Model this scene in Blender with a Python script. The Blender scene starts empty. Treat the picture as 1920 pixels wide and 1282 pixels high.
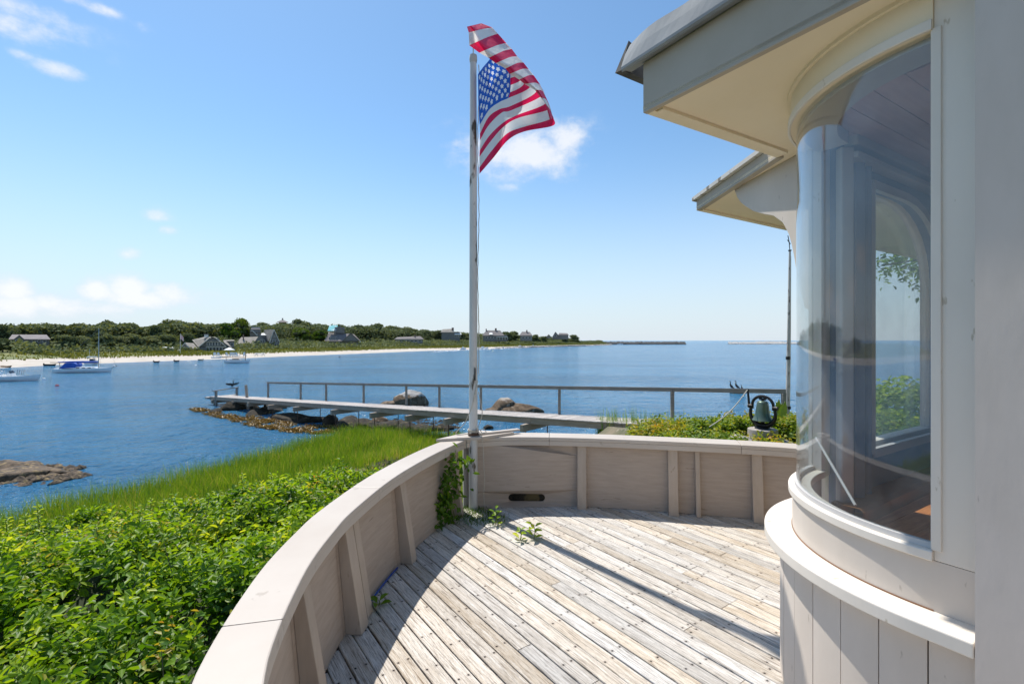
import bpy, math, random
import numpy as np
from mathutils import Vector, Matrix, Euler
from mathutils.geometry import tessellate_polygon
R = math.radians
random.seed(7); RNG = np.random.default_rng(7)
scene = bpy.context.scene
COL = scene.collection
E = 1.6            # eye height above the terrace boards, metres
WZ = -3.3          # water level
# ------------------------------------------------------------------ camera
cd = bpy.data.cameras.new('camera'); cam = bpy.data.objects.new('camera', cd); COL.objects.link(cam)
cam.location = (0, 0, E); cam.rotation_euler = (R(90), 0, 0)
cd.sensor_width = 36; cd.lens = 16.875; cd.shift_y = -3/1920; cd.clip_start = .05; cd.clip_end = 40000
scene.camera = cam
# ------------------------------------------------------------------ sun, sky, exposure
SUN_AZ, SUN_EL = R(-39.5), R(60.5)
SUN = Vector((math.sin(SUN_AZ)*math.cos(SUN_EL), math.cos(SUN_AZ)*math.cos(SUN_EL), math.sin(SUN_EL)))
sl = bpy.data.lights.new('sun', 'SUN'); sl.energy = 4.8; sl.angle = R(.55); sl.color = (1, .955, .88)
so = bpy.data.objects.new('sun', sl); COL.objects.link(so); so.location = (-40, 40, 80)
so.rotation_euler = SUN.to_track_quat('Z', 'Y').to_euler()
scene.view_settings.view_transform = 'Standard'; scene.view_settings.look = 'None'
scene.view_settings.gamma = 1; scene.view_settings.use_curve_mapping = False
scene.view_settings.exposure = .20

def direction(px, py):
    v = Vector(((px-960)/900, 1, -(py-638)/900)).normalized()
    return math.atan2(v.x, v.y), math.asin(v.z)

W = bpy.data.worlds.new('World'); scene.world = W; W.use_nodes = True
nt = W.node_tree; nt.nodes.clear()
def N(t, **k):
    n = nt.nodes.new(t)
    for a, b in k.items(): setattr(n, a, b)
    return n
def LK(a, b): nt.links.new(a, b)
def M(op, a, b=None, c=None, clamp=False):
    n = N('ShaderNodeMath', operation=op); n.use_clamp = clamp
    for i, v in enumerate((a, b, c)):
        if v is None: continue
        if isinstance(v, (int, float)): n.inputs[i].default_value = v
        else: LK(v, n.inputs[i])
    return n.outputs[0]
sky = N('ShaderNodeTexSky', sky_type='NISHITA'); sky.sun_disc = False
sky.sun_elevation = SUN_EL; sky.sun_rotation = SUN_AZ; sky.altitude = 0
sky.air_density = 1.0; sky.dust_density = .25; sky.ozone_density = 3.0
tc = N('ShaderNodeTexCoord'); sp = N('ShaderNodeSeparateXYZ'); LK(tc.outputs['Generated'], sp.inputs[0])
az = M('ARCTAN2', sp.outputs[0], sp.outputs[1]); el = M('ARCSINE', sp.outputs[2])
clouds = [(285, 560, 150, 26, .9), (140, 580, 150, 30, .9), (30, 575, 110, 36, 1), (390, 578, 90, 16, .55), (25, 540, 55, 36, 1.15), (90, 568, 48, 26, 1), (180, 545, 42, 30, 1.05), (245, 538, 50, 34, 1.15), (315, 552, 46, 28, 1.05), (980, 285, 135, 55, 1.15), (1060, 258, 62, 42, 1.1), (905, 300, 60, 24, .9),
          (288, 404, 36, 17, .85), (312, 430, 22, 12, .7), (240, 475, 30, 15, .8), (110, 132, 80, 20, .7), (60, 55, 120, 40, .75), (40, 105, 40, 14, .6),
          (20, 10, 150, 30, .9), (268, 50, 24, 14, .5), (405, 420, 16, 9, .35), (160, 8, 90, 14, .7), (955, 350, 40, 12, .4),
          (-400, 500, 260, 60, 1), (-900, 350, 380, 90, 1), (2300, 420, 330, 60, .9), (2900, 200, 420, 100, 1)]
mask = None
for (px, py, w, h, s) in clouds:
    a0, e0 = direction(px, py); a1, _ = direction(px+w, py); _, e1 = direction(px, py-h)
    wa = max(abs(a1-a0), .004); he = max(abs(e1-e0), .003)
    da = M('DIVIDE', M('SUBTRACT', az, a0), wa); de = M('DIVIDE', M('SUBTRACT', el, e0), he)
    r2 = M('ADD', M('MULTIPLY', da, da), M('MULTIPLY', de, de))
    g = M('MULTIPLY', M('EXPONENT', M('MULTIPLY', r2, -1.1)), s)
    mask = g if mask is None else M('MAXIMUM', mask, g)
mp = N('ShaderNodeMapping'); mp.inputs['Scale'].default_value = (1, 1, 1.45); LK(tc.outputs['Generated'], mp.inputs[0])
nz = N('ShaderNodeTexNoise'); nz.inputs['Scale'].default_value = 15; nz.inputs['Detail'].default_value = 9; nz.inputs['Roughness'].default_value = .62
LK(mp.outputs[0], nz.inputs['Vector'])
dn = M('ADD', M('MULTIPLY', mask, 1.15), M('MULTIPLY', M('SUBTRACT', nz.outputs['Fac'], .5), 2.3))
mr = N('ShaderNodeMapRange', interpolation_type='SMOOTHSTEP'); mr.inputs['From Min'].default_value = .22; mr.inputs['From Max'].default_value = 1.25
LK(dn, mr.inputs['Value'])
fac = M('MULTIPLY', M('MULTIPLY', mr.outputs[0], M('MULTIPLY', mask, 2.2, clamp=True)), .80, clamp=True)
mx = N('ShaderNodeMix', data_type='RGBA'); LK(fac, mx.inputs['Factor']); 
hz_ = N('ShaderNodeMapRange', interpolation_type='SMOOTHSTEP'); hz_.inputs['From Min'].default_value = .46; hz_.inputs['From Max'].default_value = -.05; LK(el, hz_.inputs['Value'])
hm = N('ShaderNodeMix', data_type='RGBA'); LK(M('MULTIPLY', M('POWER', hz_.outputs[0], 1.5), .93), hm.inputs['Factor']); skt = N('ShaderNodeVectorMath', operation='MULTIPLY'); skt.inputs[1].default_value = (1.14, 1.35, 1.36); LK(sky.outputs[0], skt.inputs[0]); LK(skt.outputs[0], hm.inputs['A']); hm.inputs['B'].default_value = (5.7, 6.35, 7.2, 1)
LK(hm.outputs['Result'], mx.inputs['A'])
cm = N('ShaderNodeMix', data_type='RGBA'); cr_ = N('ShaderNodeMapRange'); cr_.inputs['From Min'].default_value = .55; cr_.inputs['From Max'].default_value = 1.3; LK(dn, cr_.inputs['Value']); LK(cr_.outputs[0], cm.inputs['Factor']); cm.inputs['A'].default_value = (6.4, 7.0, 7.9, 1); cm.inputs['B'].default_value = (8.2, 8.2, 8.3, 1); LK(cm.outputs['Result'], mx.inputs['B'])
bg = N('ShaderNodeBackground'); bg.inputs['Strength'].default_value = .108
LK(mx.outputs['Result'], bg.inputs['Color'])
wo = N('ShaderNodeOutputWorld'); LK(bg.outputs[0], wo.inputs[0])

# ------------------------------------------------------------------ helpers
def at(px, py, d): return Vector(((px-960)/900*d, d, E-(py-638)/900*d))
def gz(px, py, z):
    d = (E-z)*900/(py-638); return Vector(((px-960)/900*d, d, z))
def tag(o, label=None, cat=None, group=None, kind=None):
    if label: o['label'] = label
    if cat: o['category'] = cat
    if group: o['group'] = group
    if kind: o['kind'] = kind
    return o
def thing(name, label, cat, loc=(0, 0, 0), rz=0, group=None, scale=1):
    o = bpy.data.objects.new(name, None); COL.objects.link(o); o.empty_display_size = .2
    o.location = loc; o.rotation_euler = (0, 0, rz); o.scale = (scale,)*3
    return tag(o, label, cat, group)
def link(name, me, parent=None, loc=None):
    o = bpy.data.objects.new(name, me); COL.objects.link(o)
    if parent is not None: o.parent = parent
    if loc is not None: o.location = loc
    return o
def copy_tree(o, parent=None):
    c = o.copy(); COL.objects.link(c)
    if parent: c.parent = parent
    for ch in [x for x in list(COL.objects) if x.parent == o]: copy_tree(ch, c)
    return c
class MB:
    def __init__(s): s.v = []; s.f = []; s.mi = []; s.m = 0
    def add(s, vs, fs):
        b = len(s.v); s.v += [tuple(v) for v in vs]
        s.f += [tuple(b+i for i in f) for f in fs]; s.mi += [s.m]*len(fs); return s
    def box(s, c, size, rz=0, M4=None):
        sx, sy, sz = (x/2 for x in size); vs = []
        rot = M4 if M4 is not None else Matrix.Rotation(rz, 3, 'Z')
        for dz in (-sz, sz):
            for dx, dy in ((-sx, -sy), (sx, -sy), (sx, sy), (-sx, sy)):
                vs.append(Vector(c)+rot @ Vector((dx, dy, dz)))
        return s.add(vs, [(0, 3, 2, 1), (4, 5, 6, 7), (0, 1, 5, 4), (1, 2, 6, 5), (2, 3, 7, 6), (3, 0, 4, 7)])
    def beam(s, p0, p1, w, h):
        p0, p1 = Vector(p0), Vector(p1); d = (p1-p0); L = d.length; d.normalize()
        up = Vector((0, 0, 1)) if abs(d.z) < .95 else Vector((0, 1, 0))
        side = d.cross(up).normalized(); up = side.cross(d)
        return s.box((p0+p1)/2, (L, w, h), M4=Matrix((d, side, up)).transposed())
    def tube(s, pts, rad, n=8, cap=True):
        pts = [Vector(p) for p in pts]
        if isinstance(rad, (int, float)): rad = [rad]*len(pts)
        rings = []; prev = None
        for i, p in enumerate(pts):
            t = (pts[min(i+1, len(pts)-1)]-pts[max(i-1, 0)]).normalized()
            if prev is None:
                a = Vector((1, 0, 0)) if abs(t.x) < .8 else Vector((0, 1, 0)); u = t.cross(a).normalized()
            else: u = (prev-t*prev.dot(t)).normalized()
            prev = u; w = t.cross(u)
            rings.append([p+(u*math.cos(2*math.pi*k/n)+w*math.sin(2*math.pi*k/n))*rad[i] for k in range(n)])
        vs = [v for r in rings for v in r]; fs = []
        for i in range(len(pts)-1):
            for k in range(n):
                fs.append((i*n+k, i*n+(k+1) % n, (i+1)*n+(k+1) % n, (i+1)*n+k))
        if cap: fs += [tuple(reversed(range(n))), tuple((len(pts)-1)*n+k for k in range(n))]
        return s.add(vs, fs)
    def lathe(s, c, prof, n=24):
        c = Vector(c); vs = [c+Vector((r*math.cos(2*math.pi*k/n), r*math.sin(2*math.pi*k/n), z)) for r, z in prof for k in range(n)]
        fs = [(i*n+k, i*n+(k+1) % n, (i+1)*n+(k+1) % n, (i+1)*n+k) for i in range(len(prof)-1) for k in range(n)]
        return s.add(vs, fs)
    def prism(s, poly, z0, z1, f=None):
        """poly in 2D; f maps (a, b, c) to a point, default x, y, z"""
        f = f or (lambda a, b, c: (a, b, c)); n = len(poly)
        vs = [f(a, b, z0) for a, b in poly]+[f(a, b, z1) for a, b in poly]
        tris = tessellate_polygon([[Vector((a, b, 0)) for a, b in poly]])
        fs = [tuple(reversed(t)) for t in tris]+[tuple(i+n for i in t) for t in tris]
        fs += [(i, (i+1) % n, (i+1) % n+n, i+n) for i in range(n)]
        return s.add(vs, fs)
    def sheet(s, grid):
        nr, nc = len(grid), len(grid[0]); vs = [p for r in grid for p in r]
        return s.add(vs, [(i*nc+j, i*nc+j+1, (i+1)*nc+j+1, (i+1)*nc+j) for i in range(nr-1) for j in range(nc-1)])
    def build(s, name, mats, parent=None, world=False, smooth=False, bevel=0, fix=True):
        vs = s.v
        if parent is not None and world:
            mi = (Matrix.Translation(parent.location) @ parent.rotation_euler.to_matrix().to_4x4() @ Matrix.Diagonal((*parent.scale, 1))).inverted()
            vs = [tuple(mi @ Vector(v)) for v in vs]
        me = bpy.data.meshes.new(name); me.from_pydata(vs, [], s.f)
        if not isinstance(mats, (list, tuple)): mats = [mats]
        for m in mats: me.materials.append(m)
        if len(mats) > 1: me.polygons.foreach_set('material_index', s.mi)
        if fix:
            import bmesh
            bm = bmesh.new(); bm.from_mesh(me); bmesh.ops.recalc_face_normals(bm, faces=bm.faces); bm.to_mesh(me); bm.free()
        if smooth: me.polygons.foreach_set('use_smooth', [True]*len(me.polygons)); me.set_sharp_from_angle(angle=R(40))
        o = link(name, me, parent)
        if bevel:
            b = o.modifiers.new('bevel', 'BEVEL'); b.width = bevel; b.segments = 2; b.limit_method = 'ANGLE'
        return o

# ------------------------------------------------------------------ materials
def newmat(name):
    m = bpy.data.materials.new(name); m.use_nodes = True; t = m.node_tree
    b = t.nodes['Principled BSDF']; return m, t, b
def node(t, kind, **k):
    n = t.nodes.new(kind)
    for a, b in k.items():
        if a in ('inp',):
            for q, w in b.items(): n.inputs[q].default_value = w
        else: setattr(n, a, b)
    return n
def c4(c): return (*c, 1)
def mat(name, c1, c2=None, scale=4, rough=.6, bump=.2, bdist=.01, stretch=(1, 1, 1), detail=6, lo=.35, hi=.65, metal=0, rnd=0, spec=.5, coord='Object', c3=None, s3=20, t3=.62):
    """two-tone noise; optional chips or stains c3; rnd: per-object brightness"""
    m, t, b = newmat(name); c2 = c2 or c1
    tcn = node(t, 'ShaderNodeTexCoord'); mpn = node(t, 'ShaderNodeMapping', inp={'Scale': stretch})
    oi = node(t, 'ShaderNodeObjectInfo')
    va = node(t, 'ShaderNodeVectorMath', operation='MULTIPLY_ADD'); va.inputs[1].default_value = (37, 17, 5)
    cb = node(t, 'ShaderNodeCombineXYZ'); t.links.new(oi.outputs['Random'], cb.inputs[0]); t.links.new(oi.outputs['Random'], cb.inputs[1])
    t.links.new(cb.outputs[0], va.inputs[0]); t.links.new(tcn.outputs[coord], va.inputs[2])
    t.links.new(va.outputs[0], mpn.inputs[0])
    n1 = node(t, 'ShaderNodeTexNoise', inp={'Scale': scale, 'Detail': detail, 'Roughness': .6}); t.links.new(mpn.outputs[0], n1.inputs['Vector'])
    r1 = node(t, 'ShaderNodeMapRange', inp={'From Min': lo, 'From Max': hi}); t.links.new(n1.outputs['Fac'], r1.inputs['Value'])
    mx1 = node(t, 'ShaderNodeMix', data_type='RGBA', inp={'A': c4(c1), 'B': c4(c2)}); t.links.new(r1.outputs[0], mx1.inputs['Factor'])
    out = mx1.outputs['Result']
    if c3:
        n3 = node(t, 'ShaderNodeTexNoise', inp={'Scale': s3, 'Detail': 5}); t.links.new(mpn.outputs[0], n3.inputs['Vector'])
        r3 = node(t, 'ShaderNodeMapRange', inp={'From Min': t3, 'From Max': t3+.04}); t.links.new(n3.outputs['Fac'], r3.inputs['Value'])
        mx3 = node(t, 'ShaderNodeMix', data_type='RGBA', inp={'B': c4(c3)}); t.links.new(r3.outputs[0], mx3.inputs['Factor']); t.links.new(out, mx3.inputs['A']); out = mx3.outputs['Result']
    if rnd:
        hs = node(t, 'ShaderNodeHueSaturation'); mrn = node(t, 'ShaderNodeMapRange', inp={'To Min': 1-rnd, 'To Max': 1+rnd})
        t.links.new(oi.outputs['Random'], mrn.inputs['Value']); t.links.new(mrn.outputs[0], hs.inputs['Value']); t.links.new(out, hs.inputs['Color']); out = hs.outputs[0]
    t.links.new(out, b.inputs['Base Color'])
    b.inputs['Roughness'].default_value = rough; b.inputs['Metallic'].default_value = metal; b.inputs['Specular IOR Level'].default_value = spec
    if bump:
        bn = node(t, 'ShaderNodeBump', inp={'Strength': bump, 'Distance': bdist}); t.links.new(n1.outputs['Fac'], bn.inputs['Height']); t.links.new(bn.outputs[0], b.inputs['Normal'])
    return m
def leafmat(name, cols, trans=.45, rough=.45, rnd=0, tmul=1.5, spec=.4):
    """leaf colour from a per-leaf 'tint' value; some light passes through the blade"""
    m, t, b = newmat(name)
    at_ = node(t, 'ShaderNodeAttribute', attribute_name='tint')
    cr = node(t, 'ShaderNodeValToRGB'); e = cr.color_ramp.elements
    while len(e) < len(cols): e.new(.5)
    for i, c in enumerate(cols): e[i].position = i/(len(cols)-1); e[i].color = c4(c)
    t.links.new(at_.outputs['Fac'], cr.inputs[0]); out = cr.outputs[0]
    if rnd:
        oi = node(t, 'ShaderNodeObjectInfo'); hs = node(t, 'ShaderNodeHueSaturation'); mrn = node(t, 'ShaderNodeMapRange', inp={'To Min': 1-rnd, 'To Max': 1+rnd})
        mr2 = node(t, 'ShaderNodeMapRange', inp={'To Min': .515, 'To Max': .48})
        t.links.new(oi.outputs['Random'], mrn.inputs['Value']); t.links.new(mrn.outputs[0], hs.inputs['Value'])
        t.links.new(oi.outputs['Random'], mr2.inputs['Value']); t.links.new(mr2.outputs[0], hs.inputs['Hue']); t.links.new(out, hs.inputs['Color']); out = hs.outputs[0]
    t.links.new(out, b.inputs['Base Color']); b.inputs['Roughness'].default_value = rough; b.inputs['Specular IOR Level'].default_value = spec
    tr = node(t, 'ShaderNodeBsdfTranslucent'); vm = node(t, 'ShaderNodeVectorMath', operation='MULTIPLY'); vm.inputs[1].default_value = (tmul*1.15, tmul, tmul*.35)
    t.links.new(out, vm.inputs[0]); t.links.new(vm.outputs[0], tr.inputs[0])
    ms = node(t, 'ShaderNodeMixShader', inp={0: trans}); t.links.new(b.outputs[0], ms.inputs[1]); t.links.new(tr.outputs[0], ms.inputs[2])
    t.links.new(ms.outputs[0], t.nodes['Material Output'].inputs[0]); return m

m_cap = mat('cap_paint', (.49, .42, .355), (.54, .475, .41), 1.6, .5, .06, .004, c3=(.40, .34, .28), s3=7, t3=.655)
m_panel = mat('panel_paint', (.39, .31, .245), (.45, .36, .29), 5, .7, .5, .004, stretch=(1, 1, 9), detail=8, rnd=.05, c3=(.27, .21, .16), s3=4.5, t3=.70)
m_post = mat('post_paint', (.42, .335, .26), (.48, .39, .31), 6, .7, .3, .003, stretch=(3, 3, .6), rnd=.05, c3=(.28, .20, .14), s3=6, t3=.69)
m_house = mat('house_paint', (.57, .50, .43), (.63, .56, .49), 3, .65, .3, .003, stretch=(1, 1, .35), c3=(.44, .38, .32), s3=34, t3=.70)
m_nearwall = mat('shaded_wall_paint', (.55, .48, .42), (.60, .525, .465), 5, .7, .5, .004, stretch=(1.5, 1.5, .5), detail=10, c3=(.42, .36, .31), s3=30, t3=.715)
m_white = mat('white_trim_paint', (.70, .635, .55), (.76, .695, .61), 3, .5, .25, .003, stretch=(1, 1, .4), c3=(.52, .45, .35), s3=30, t3=.69)
m_soffit = mat('soffit_paint', (.80, .685, .50), (.85, .735, .555), 1.5, .65, .05, .003, c3=(.55, .44, .30), s3=3, t3=.66)
m_fascia = mat('fascia_paint', (.39, .335, .265), (.44, .385, .315), 2.5, .65, .08, .003, c3=(.36, .33, .22), s3=5, t3=.71)
m_metal = mat('roof_metal', (.11, .115, .12), (.17, .175, .18), 3, .4, .2, .006, metal=.2)
m_flash = mat('eave_sheet_metal', (.20, .215, .23), (.28, .295, .31), 3, .75, .2, .006, spec=.15, c3=(.12, .11, .10), s3=5, t3=.66)
m_edge = mat('roof_edge_paint', (.50, .48, .44), (.60, .57, .53), 5, .6, .3, .004, c3=(.20, .17, .13), s3=9, t3=.60)
m_shingle = mat('dark_roofing', (.05, .05, .05), (.10, .095, .09), 9, .9, .4)
m_dock = mat('dock_wood', (.34, .30, .27), (.50, .45, .41), 3, .8, .35, .004, stretch=(1, 6, 6), rnd=.14)
m_dockb = mat('dock_beam_wood', (.27, .215, .17), (.38, .31, .25), 2, .8, .35, .004, stretch=(1, 1, 8), rnd=.08)
m_rail = mat('rail_wood', (.17, .155, .14), (.27, .245, .22), 3, .8, .3, .004, stretch=(1, 1, 6))
m_iron = mat('dark_iron', (.016, .014, .014), (.035, .028, .024), 12, .42, .3, .004, metal=.4)
m_rust = mat('rusty_rod', (.05, .03, .02), (.10, .05, .03), 10, .8)
m_rope = mat('rope_fibre', (.42, .38, .31), (.55, .50, .42), 60, .85, .5, .002)
m_bell = mat('bell_bronze', (.05, .11, .095), (.17, .20, .14), 3.5, .38, .25, .004, metal=.55, c3=(.30, .23, .11), s3=2.6, t3=.56)
m_stone = mat('pedestal_stone', (.30, .27, .25), (.42, .38, .34), 8, .85, .4, .01)
m_rock = mat('boulder_rock', (.07, .048, .03), (.20, .14, .09), 2.2, .9, 1, .15, spec=.2, c3=(.26, .205, .15), s3=3.3, t3=.58, detail=10)
m_ledge = mat('weedy_ledge_rock', (.035, .026, .017), (.17, .115, .07), 3.2, .85, 1, .15, c3=(.24, .17, .08), s3=5, t3=.56, detail=10)
m_rockd = mat('wet_dark_rock', (.018, .016, .013), (.06, .048, .034), 3, .8, 1, .08, c3=(.13, .10, .05), s3=4, t3=.60, spec=.15)
m_rockl = mat('pale_riprap', (.34, .31, .28), (.55, .52, .48), 1, .85, .4, .1, rnd=.2)
m_jetty = mat('dark_riprap', (.06, .058, .055), (.13, .12, .11), .6, .85, .4, .1)
m_polep = mat('flagpole_paint', (.55, .54, .52), (.66, .65, .63), 5, .55, .35, .003, stretch=(1, 1, .35), c3=(.10, .085, .06), s3=8, t3=.575)
m_polew = mat('weathered_pole', (.42, .38, .34), (.58, .54, .49), 6, .75, .5, .004, stretch=(2, 2, .4), c3=(.14, .11, .09), s3=14, t3=.60)
m_floorin = mat('interior_floor_wood', (.50, .17, .05), (.72, .30, .11), 5, .35, .1, .002, stretch=(1, 10, 1), rnd=.15)
m_ceil = mat('interior_ceiling_wood', (.56, .39, .38), (.64, .46, .45), 4, .5, .1, .002, stretch=(1, 8, 1), rnd=.06)
m_inwall = mat('interior_wall_paint', (.17, .20, .28), (.20, .235, .32), 2, .6, .05)
m_intrim = mat('interior_trim_paint', (.50, .48, .47), (.56, .54, .52), 2, .5, .05)
m_dark = mat('dark_underdeck', (.012, .010, .008), (.02, .016, .012), 5, .95, 0)
m_shw = mat('shingle_wall', (.17, .165, .165), (.26, .25, .245), 1.2, .85, .3, .03, stretch=(1, 1, 5), rnd=.10)
m_shr = mat('shingle_roof', (.22, .195, .165), (.34, .305, .26), .8, .85, .3, .03, stretch=(1, 1, 4), rnd=.08)
m_shrd = mat('grey_shingle_roof', (.17, .15, .145), (.25, .22, .21), .8, .85, .3, .03, stretch=(1, 1, 4), rnd=.08)
m_trim = mat('far_white_trim', (.70, .70, .68), None, 1, .6, 0)
m_pane = mat('far_window_glass', (.02, .03, .045), None, 1, .12, 0)
m_brick = mat('chimney_brick', (.20, .12, .10), (.30, .20, .17), 3, .85)
m_tarp = mat('turquoise_tarp', (.10, .55, .58), (.62, .80, .82), .35, .6, 0, lo=.46, hi=.52)
m_hull = mat('white_hull', (.74, .75, .76), (.80, .81, .82), 2, .3, 0)
m_hullg = mat('grey_hull_bottom', (.10, .12, .14), None, 2, .5, 0)
m_blue = mat('blue_canvas', (.015, .07, .36), (.03, .12, .48), 3, .7, .2)
m_navy = mat('navy_canvas', (.012, .03, .12), (.02, .05, .18), 3, .7, .2)
m_brown = mat('varnished_wood', (.16, .07, .03), (.26, .13, .06), 3, .4)
m_black = mat('black_rubber', (.012, .012, .014), None, 3, .6, 0)
m_red = mat('faded_red_paint', (.40, .03, .05), None, 3, .5, 0)
m_foam = mat('white_foam', (.82, .85, .88), (.92, .93, .95), 3, .8, .3)
m_bird = mat('black_feathers', (.006, .006, .008), (.018, .017, .018), 20, .5, .3)
m_beak = mat('bird_beak', (.35, .22, .06), None, 20, .5, 0)
m_bark = mat('tree_bark', (.09, .07, .055), (.16, .13, .10), 6, .9, .6, .02)
m_stem = mat('green_stem', (.10, .14, .03), (.16, .16, .05), 10, .7)
m_cable = mat('blue_cable_sheath', (.01, .05, .28), None, 5, .4, 0)
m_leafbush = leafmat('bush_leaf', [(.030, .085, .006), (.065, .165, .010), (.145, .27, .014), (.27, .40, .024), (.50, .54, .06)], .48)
m_leafpale = leafmat('rose_leaf', [(.05, .11, .012), (.11, .20, .02), (.18, .27, .03), (.36, .34, .05), (.42, .24, .05)], .4)
m_grass = leafmat('grass_blade', [(.05, .11, .012), (.10, .20, .014), (.15, .27, .018), (.23, .33, .035), (.42, .36, .15)], .45)
m_dune = leafmat('dune_grass_blade', [(.09, .11, .03), (.14, .16, .04), (.20, .20, .06), (.27, .25, .09)], .3, .8, spec=.1)
m_leaftree = leafmat('tree_leaf', [(.10, .125, .068), (.135, .165, .082), (.17, .20, .095), (.21, .24, .11)], .25, .8, rnd=.22, spec=.08)
m_leaflime = leafmat('bright_tree_leaf', [(.05, .10, .014), (.08, .14, .018), (.11, .18, .022), (.14, .21, .03)], .25, .8, rnd=.12, spec=.08)
m_core = mat('foliage_shade_core', (.030, .042, .020), (.048, .062, .028), 3, .95, 0)  # dark green that stands for the shade inside crowns and thicket
m_weed = leafmat('seaweed_frond', [(.10, .055, .015), (.20, .12, .03), (.30, .19, .05), (.42, .30, .11)], .1, .4)

def deck_wood():
    m, t, b = newmat('weathered_deck_wood'); L = t.links.new
    tcn = node(t, 'ShaderNodeTexCoord'); oi = node(t, 'ShaderNodeObjectInfo')
    cb = node(t, 'ShaderNodeCombineXYZ'); L(oi.outputs['Random'], cb.inputs[0]); L(oi.outputs['Random'], cb.inputs[1]); L(oi.outputs['Random'], cb.inputs[2])
    va = node(t, 'ShaderNodeVectorMath', operation='MULTIPLY_ADD'); va.inputs[1].default_value = (91, 53, 29); L(cb.outputs[0], va.inputs[0]); L(tcn.outputs['Object'], va.inputs[2])
    def noise(sc, det, stretch, rough=.6, dist=0):
        mpn = node(t, 'ShaderNodeMapping', inp={'Scale': stretch}); L(va.outputs[0], mpn.inputs[0])
        n = node(t, 'ShaderNodeTexNoise', inp={'Scale': sc, 'Detail': det, 'Roughness': rough, 'Distortion': dist}); L(mpn.outputs[0], n.inputs['Vector']); return n.outputs['Fac']
    def ramp(x, lo, hi):
        r = node(t, 'ShaderNodeMapRange', inp={'From Min': lo, 'From Max': hi}); L(x, r.inputs['Value']); return r.outputs[0]
    def mixc(f, a, b_):
        x = node(t, 'ShaderNodeMix', data_type='RGBA'); L(f, x.inputs['Factor'])
        for k, v in (('A', a), ('B', b_)):
            if isinstance(v, tuple): x.inputs[k].default_value = c4(v)
            else: L(v, x.inputs[k])
        return x.outputs['Result']
    grain = noise(6, 8, (1, 26, 1), .7, .6); fine = noise(16, 6, (1, 30, 1), .7); patch = noise(1.7, 6, (1, 9, 1)); worn = noise(3.2, 8, (1, 20, 1), .8)
    col = mixc(ramp(patch, .35, .65), (.53, .445, .345), (.67, .60, .515))
    col = mixc(ramp(worn, .50, .66), col, (.80, .75, .68))
    col = mixc(ramp(grain, .50, .36), col, (.235, .18, .13))
    col = mixc(ramp(fine, .45, .34), col, (.13, .10, .078))
    # nail heads, two per joist line
    sx = node(t, 'ShaderNodeSeparateXYZ'); L(tcn.outputs['Object'], sx.inputs[0])
    def mm(op, a, b_=None):
        n = node(t, 'ShaderNodeMath', operation=op)
        for i, v in enumerate((a, b_)):
            if v is None: continue
            if isinstance(v, (int, float)): n.inputs[i].default_value = v
            else: L(v, n.inputs[i])
        return n.outputs[0]
    u = mm('PINGPONG', mm('ADD', sx.outputs[0], mm('MULTIPLY', oi.outputs['Random'], .05)), .20)
    w = mm('SUBTRACT', mm('ABSOLUTE', mm('ADD', sx.outputs[1], mm('MULTIPLY', mm('SUBTRACT', patch, .5), .02))), .026)
    dd = mm('SQRT', mm('ADD', mm('MULTIPLY', u, u), mm('MULTIPLY', w, w)))
    nail = ramp(dd, .0062, .0042); halo = ramp(dd, .016, .004)
    col = mixc(mm('MULTIPLY', halo, .45), col, (.17, .11, .08)); col = mixc(nail, col, (.03, .022, .018))
    hs = node(t, 'ShaderNodeHueSaturation'); r = node(t, 'ShaderNodeMapRange', inp={'To Min': .84, 'To Max': 1.14}); L(oi.outputs['Random'], r.inputs['Value']); L(r.outputs[0], hs.inputs['Value'])
    fr = node(t, 'ShaderNodeMath', operation='FRACT'); ml = mm('MULTIPLY', oi.outputs['Random'], 7.31); L(ml, fr.inputs[0])
    r2 = node(t, 'ShaderNodeMapRange', inp={'To Min': .45, 'To Max': 1.15}); L(fr.outputs[0], r2.inputs['Value']); L(r2.outputs[0], hs.inputs['Saturation'])
    L(col, hs.inputs['Color']); L(hs.outputs[0], b.inputs['Base Color'])
    b.inputs['Roughness'].default_value = .75; b.inputs['Specular IOR Level'].default_value = .25
    h = mm('ADD', mm('MULTIPLY', grain, .6), mm('MULTIPLY', fine, .4)); h = mm('SUBTRACT', h, mm('MULTIPLY', nail, .5))
    bn = node(t, 'ShaderNodeBump', inp={'Strength': .8, 'Distance': .008}); L(h, bn.inputs['Height']); L(bn.outputs[0], b.inputs['Normal'])
    return m
m_deck = deck_wood()

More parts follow.
